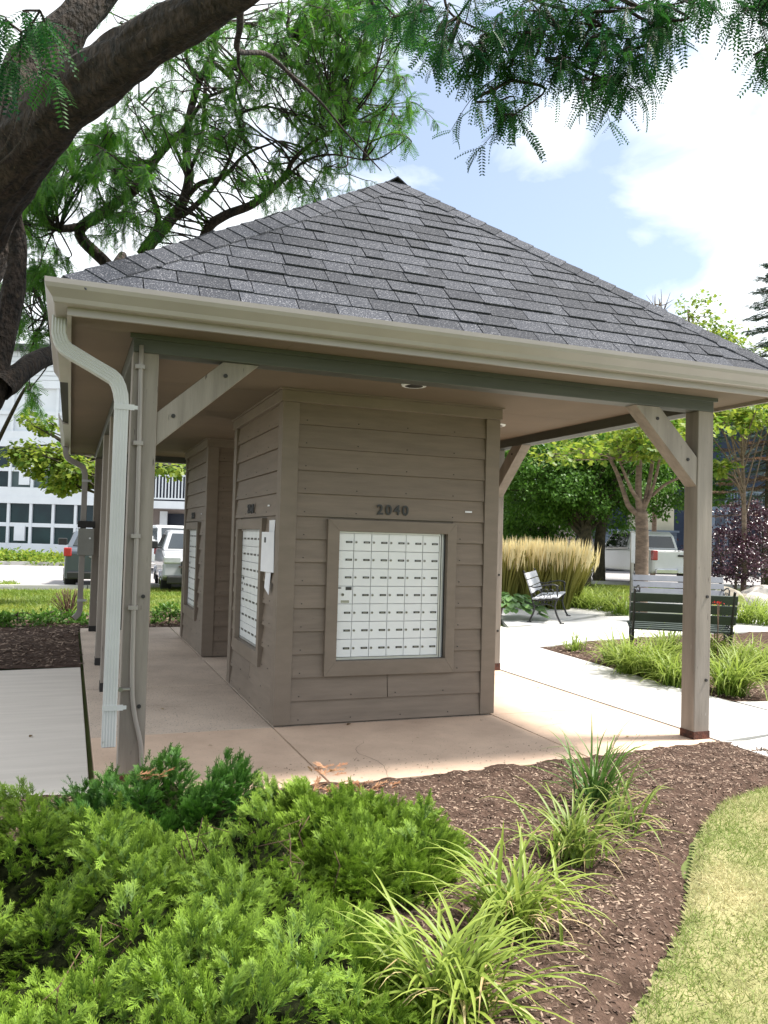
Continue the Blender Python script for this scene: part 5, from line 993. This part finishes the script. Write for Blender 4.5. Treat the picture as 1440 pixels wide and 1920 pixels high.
    for cyw in wy:
        for s_ in (-1, 1):
            xc = s_*(Wd/2-.13); w_ = bpy.data.objects.new('wheel', None); COL.objects.link(w_); w_.parent = T
            b = MB(); b.tube([(xc-s_*.12, cyw, wr), (xc-s_*.10, cyw, wr), (xc+s_*.10, cyw, wr), (xc+s_*.12, cyw, wr)], [wr*.93, wr, wr, wr*.93], 26, smooth=False); b.build('tyre', TYRE, w_)
            b = MB(); b.tube([(xc+s_*.119, cyw, wr), (xc+s_*.124, cyw, wr)], wr*.62, 22, 1, False)
            for a in range(6):
                an = a*PI/3; b.bar((xc+s_*.13, cyw, wr), (xc+s_*.13, cyw+math.cos(an)*wr*.6, wr+math.sin(an)*wr*.6), .03, .07, 0, (1, 0, 0))
            b.tube([(xc+s_*.124, cyw+math.cos(a)*wr*.62, wr+math.sin(a)*wr*.62) for a in np.linspace(0, 2*PI, 22)], .014, 5, 0); b.build('rim', [CHR, BLK], w_)
    for s_ in (-1, 1):
        zl = (.95, 1.27) if kind == 'pickup' else (.80, 1.0); b = MB(); b.box(s_*Wd/2-.16 if s_ > 0 else -Wd/2-.012, s_*Wd/2+.012 if s_ > 0 else -Wd/2+.16, -.02, .17, *zl); b.build('tail_lamp', REDL, T, bevel=.02)
        b = MB(); b.box(s_*Wd/2-.42 if s_ > 0 else -Wd/2+.02, s_*Wd/2-.02 if s_ > 0 else -Wd/2+.42, Ln-.28, Ln-.02, .70 if kind != 'pickup' else .95, .86 if kind != 'pickup' else 1.12); b.build('headlamp', LAMPW, T, bevel=.03)
        ym = y1-.42; b = MB(); b.box(s_*(Wd/2+.16)-.11, s_*(Wd/2+.16)+.11, ym, ym+.09, z0+.02, z0+.20); b.box(s_*(Wd/2)-.05, s_*(Wd/2)+.08, ym+.02, ym+.06, z0+.03, z0+.07); b.build('wing_mirror', BLK if kind != 'suv' else paint, T, bevel=.03)
    b = MB(); b.box(-Wd*.46, Wd*.46, -.07, .02, zb, zb+.17); b.build('rear_bumper', CHR if kind == 'pickup' else BLK, T, bevel=.03)
    b = MB(); b.box(-Wd*.44, Wd*.44, Ln-.06, Ln+.05, zb-.04, zb+.14); b.build('front_bumper', BLK, T, bevel=.03)
    b = MB(); b.box(-Wd*.27, Wd*.27, Ln-.05, Ln+.025, zb+.18, zb+.48); b.build('grille', BLK, T, bevel=.02)
    g_ = MB(); g_.box(-Wd*.3, Wd*.3, Ln+.0, Ln+.035, zb+.33, zb+.37); g_.build('grille_bar', CHR, T)
    b = MB(); b.box(-.16, .16, -.085, -.06, zb+.05, zb+.21); b.build('plate', WHITE_E, T)
    if kind == 'pickup': b = MB(); b.box(-.14, .14, -.03, -.005, 1.08, 1.14); b.build('handle', BLK, T); b = MB(); b.box(-.9, .9, -.012, -.004, 1.235, 1.25); b.box(-.95, .95, .1, 1.95, 1.22, 1.275); b.build('bed_cover', BLK if False else paint, T)
    else: b = MB(); b.box(-.35, .35, -.02, .0, .78, .81); b.build('boot_trim', CHR, T)
    return T
WP = carpaint('white_car_paint', (.78, .79, .80)); GP_ = carpaint('slate_car_paint', (.07, .085, .11)); SV = carpaint('silver_car_paint', (.34, .35, .37))
c = root_at(1242, 27.0); dirv = math.atan2(*(at(1243, 1000, 10)-CAM)[:2][::-1])   # bearing of the view ray
vehicle('pickup_truck', 'white pickup truck parked beyond the young tree, tailgate towards the pavilion', (c[0]+.9-.33, c[1]-.4+.12, -.03), dirv-PI/2+math.radians(27), WP, 'pickup')
c = root_at(118, 18.4); vehicle('parked_car', 'slate grey hatchback with red tail lamp behind the back downspout', (c[0]+.93, c[1]+.2, -.03), math.radians(-2), GP_, 'hatch', 'cars parked behind the pavilion')
c = root_at(310, 28); vehicle('parked_car', 'white car with black grille glimpsed between the near post and the far kiosk', (c[0]+.2, c[1]+4.2, -.03), PI+.15, WP, 'suv', 'cars parked behind the pavilion')
c = root_at(318, 18.5); vehicle('parked_car', 'silver grey car half hidden by the far kiosk', (c[0]+.98, c[1]+4.3, -.03), PI-.05, SV, 'hatch', 'cars parked behind the pavilion')

# ------------------------------------------------------------ buildings
BW = mat('white_cladding', (.70, .74, .78), (.63, .67, .71), rough=.7, scale=1); BGL = mat('apartment_glass', (.012, .040, .045), (.006, .018, .026), rough=.12, spec=.35, scale=.6); BGG = mat('louvred_glass', (.11, .15, .15), (.07, .10, .105), rough=.5, spec=.2, scale=1); BBL = mat('blue_grey_cladding', (.13, .17, .23), (.10, .135, .185), rough=.7, scale=1, rnd=.04)
BTA = mat('taupe_cladding', (.30, .25, .23), rough=.8, scale=1); BCR = mat('cream_stucco', (.55, .52, .40), rough=.85, scale=2); BDK = mat('dark_opening', (.012, .018, .035), rough=.6); BNV = mat('navy_cladding', (.03, .05, .10), rough=.7, scale=2); ROOFM = mat('far_roof', (.12, .12, .13), rough=.9, scale=4)
D = 42.0; K_ = D/FPX
O3 = CAM+D*np.array([-math.sin(YAW), math.cos(YAW), 0]); O3[2] = 0
def bld(name, lab): T = thing(name, lab, 'building', tuple(O3), YAW); return T
hz = lambda px: 1010.2+.0278*(px-720)
U = lambda px: (px-720)*K_
Zp = lambda px, py: 1.373+(hz(px)-py)*K_
AP = bld('apartment_building', 'white apartment block with rows of large windows beyond the parking lot')
u0, u1 = U(-420), U(205)
MB().box(u0, u1, .5, 9, 0, 10.6).build('wall', BGG, AP)
bands = [(0, .62), (2.68, 3.05), (3.05, 3.52), (5.62, 6.0), (6.0, 6.44), (8.70, 9.1), (9.1, 10.6)]
for k, (a, b_) in enumerate(bands): MB().box(u0, u1, -.02-.03*(k % 2), .5, a+.002, b_).build('spandrel', BW, AP)
for k in range(6): MB().box(u0, u1, -.065, -.051, 9.12+k*.24, 9.12+k*.24+.20).build('siding_board', BW, AP)
pxs = [-405+i*42 for i in range(15)]
for i, px in enumerate(pxs):
    m = MB()
    for a, b_ in ((.62, 2.68), (3.52, 5.62), (6.44, 8.70)): m.box(U(px)-.07, U(px)+.07, .02, .3, a, b_)
    m.build('mullion', BW, AP)
for i in range(len(pxs)-1):
    for lv_, (a, mdl, b_) in enumerate(((.62, 1.58, 2.68), (3.52, 4.44, 5.62), (6.44, 7.4, 8.70))):
        MB().box(U(pxs[i])+.071, U(pxs[i+1])-.071, .04, .28, mdl-.1, mdl+.1).build('transom', BW, AP)
        for z0_, z1_ in ((a, mdl-.101), (mdl+.101, b_)):
            mt = BGL if (lv_ == 0 or (lv_ == 1 and i % 3 == 0)) else (BGG if lv_ == 1 else BW)
            if lv_ == 0 and z0_ == a and i in (13,): mt = BGG
            w_ = MB().box(U(pxs[i])+.071, U(pxs[i+1])-.071, .15, .19, z0_, z1_).build('pane', mt, AP)
for px, z in ((35, 1.1), (40, 4.0)): MB().box(U(px)-.2, U(px)+.35, -.0, .14, z-.35, z+.45).build('air_conditioner', BW, AP)
MB().box(u0-.4, u1+.4, -.5, 9.4, 10.6, 10.9).build('roof', ROOFM, AP)
AB = bld('apartment_building', 'taupe wing with a white balustrade balcony, glimpsed between the near post and the kiosks'); v0, v1 = U(206), U(480)
MB().box(v0, v1, 1.5, 9, 0, 9).build('wall', BTA, AB); MB().box(v0, v1, -.3, 1.49, 2.62, 3.0).build('balcony_slab', BW, AB)
MB().box(v0, v1, -.32, -.24, 4.28, 4.36).build('railing', BW, AB); MB().box(v0, v1, -.32, -.24, 3.08, 3.16).build('railing', BW, AB)
for k in range(int((v1-v0)/.17)): MB().box(v0+k*.17, v0+k*.17+.06, -.31, -.25, 3.161, 4.279).build('baluster', BW, AB)
for a, b_ in ((.2, 1.2), (1.5, 2.9), (3.2, 4.6)): MB().box(U(290)+a, U(290)+b_, 1.4, 1.49, .3, 2.4).build('window', BDK, AB)
MB().box(U(291), U(305), .9, 1.0, 1.4, 2.5).build('screen', BW, AB); MB().box(U(250), U(350), 1.40, 1.49, 3.0, 5.0).build('window', BDK, AB); MB().box(v0-.3, v1+.3, -.6, 9.4, 9, 9.3).build('roof', ROOFM, AB)
TH = bld('townhouse_building', 'blue-grey townhouses with wooden balconies behind the purple shrubs'); w0, w1 = U(1160), U(1800)
MB().box(w0, w1, 3, 11, 0, 8.5).build('wall', BNV, TH)
MB().box(U(1208), U(1290), 2.0, 2.99, Zp(1250, 998), Zp(1250, 900)).build('upper_wall', BCR, TH)
for k in range(5): MB().box(U(1130), U(1290), 1.5+k*.01, 1.9+k*.01, Zp(1200, 1024)+k*.16, Zp(1200, 1024)+k*.16+.145).build('siding_board', BBL, TH)
MB().box(U(1125), U(1292), 1.3, 1.98, Zp(1200, 996), Zp(1200, 992)).build('ledge', BBL, TH)
MB().box(U(1335), U(1800), 0, 2.99, Zp(1380, 958), Zp(1380, 950)).build('balcony_slab', BBL, TH)
zb0, zb1 = Zp(1380, 950), Zp(1380, 924)
MB().box(U(1358), U(1800), -.03, .05, zb1, zb1+.1).build('railing', BBL, TH); MB().box(U(1358), U(1800), -.03, .05, zb0+.02, zb0+.1).build('railing', BBL, TH)
for k in range(60): MB().box(U(1358)+k*.16, U(1358)+k*.16+.07, -.02, .04, zb0+.101, zb1-.001).build('baluster', BBL, TH)
for px in (1335, 1359, 1427, 1500): MB().box(U(px), U(px)+.16, -.05, .11, 0, zb0-.2 if px != 1359 else zb1).build('post', BBL, TH)
for px, s_ in ((1361, 1), (1425, -1)): MB().bar((U(px), .02, zb0-1.0), (U(px)+s_*.65, .02, zb0-.25), .12, .12).build('bracket', BBL, TH)
MB().box(U(1335), U(1357), 2.6, 2.99, Zp(1380, 948), Zp(1380, 926)).build('window', BDK, TH); MB().box(U(1335), U(1800), 0, .1, Zp(1380, 990), Zp(1380, 987)).build('lower_rail', BBL, TH)
for k in range(7): MB().box(U(1344)+k*.06, U(1344)+k*.06+.02, 0, .05, Zp(1380, 985), Zp(1380, 960)).build('lattice_bar', BBL, TH)
MB().box(U(1145), U(1175), 2.5, 2.99, Zp(1200, 995), Zp(1200, 960)).build('window', BDK, TH); MB().box(w0-.4, w1+.4, -.4, 11.4, 8.5, 8.9).build('roof', ROOFM, TH)
TG = bld('garage_building', 'low taupe building behind the dark maple trunks'); MB().box(U(900), U(1158), 2, 10, 0, Zp(1110, 940)).build('wall', BTA, TG); MB().box(U(890), U(1159), 1.7, 10.3, Zp(1110, 940)+.002, Zp(1110, 932)).build('roof', ROOFM, TG)
MB().box(U(930), U(1000), 1.95, 1.999, .1, 2.4).build('door', BDK, TG)

# ------------------------------------------------------------ small litter
LEAFD = leafmat('fallen_leaf', (.10, .05, .02), (.38, .26, .08), trans=.1)
for i, (px, py, lab) in enumerate(((657, 1358, 'small dark leaf lying before the kiosk front'), (1178, 1382, 'tiny curled leaf on the pink slab left of the right post'), (780, 1385, 'pale fallen leaf on the front slab below the mailboxes'), (390, 1400, 'small brown leaf on the slab right of the near left post'), (1010, 1290, 'small leaf on the pink slab right of the kiosk'), (1120, 1255, 'fallen leaf on the pale walk beyond the slab'), (60, 1380, 'brown leaf on the left concrete pad'), (300, 1330, 'small leaf on the grey slab beside the kiosk'), (905, 1352, 'tiny yellow leaf at the kiosk right corner'))):
    c = gz(px, py); v, f, t = scatter(*leafquad(.6)[:2], np.array([[c[0], c[1], .008]]), rdir(1)*np.array([1, 1, .05]), np.array([[0.1, 0.05, 1.0]]), [rng.uniform(.025, .05)]); nmesh('fallen_leaf', v-np.array([c[0], c[1], 0]), f, LEAFD, None, t, label=lab, cat='leaf').location = (c[0], c[1], 0)

CRK = mat('hairline_crack', (.10, .08, .07), rough=.95)
def crack(pts, w, lab):
    P = spline([(x, y, .0012) for x, y in pts], 5); V = []; F = []
    for i, p in enumerate(P):
        d = P[min(i+1, len(P)-1)]-P[max(i-1, 0)]; n = np.array([-d[1], d[0], 0])/(np.linalg.norm(d)+1e-9); jt = rng.normal()*.006; ww = w*(.4+.6*math.sin(PI*(i+.5)/len(P)))
        V += [p+n*(jt-ww/2), p+n*(jt+ww/2)]
        if i: F.append((2*i-2, 2*i-1, 2*i+1, 2*i))
    return nmesh('slab_crack', np.array(V), np.array(F), CRK, pav, kind='stuff')
crack([(1.9, -.5), (2.2, -.42), (2.5, -.5), (2.94, -.38)], .003, '')
crack([(.35, -1.38), (.42, -1.1), (.36, -.8), (.5, -.55)], .0025, '')
crack([(-1.2, .9), (-.8, .95), (-.5, .82), (-.05, .9)], .003, '')
chips(420, [(-1.2, -1.3), (0, -1.38), (1.77, -1.3), (2.9, -1.15), (2.9, -.85), (-1.2, -1.0)], lambda x, y: 0*x+.002, .004, .016, lab='bits of mulch strewn on the front edge of the slab')
chips(160, [(-1.0, -.9), (2.9, -.9), (2.9, 1.5), (1.8, 1.5), (1.8, -.1), (0, -.1), (-1.0, 3)], lambda x, y: 0*x+.002, .003, .010, lab='specks of debris on the slabs round the kiosk')
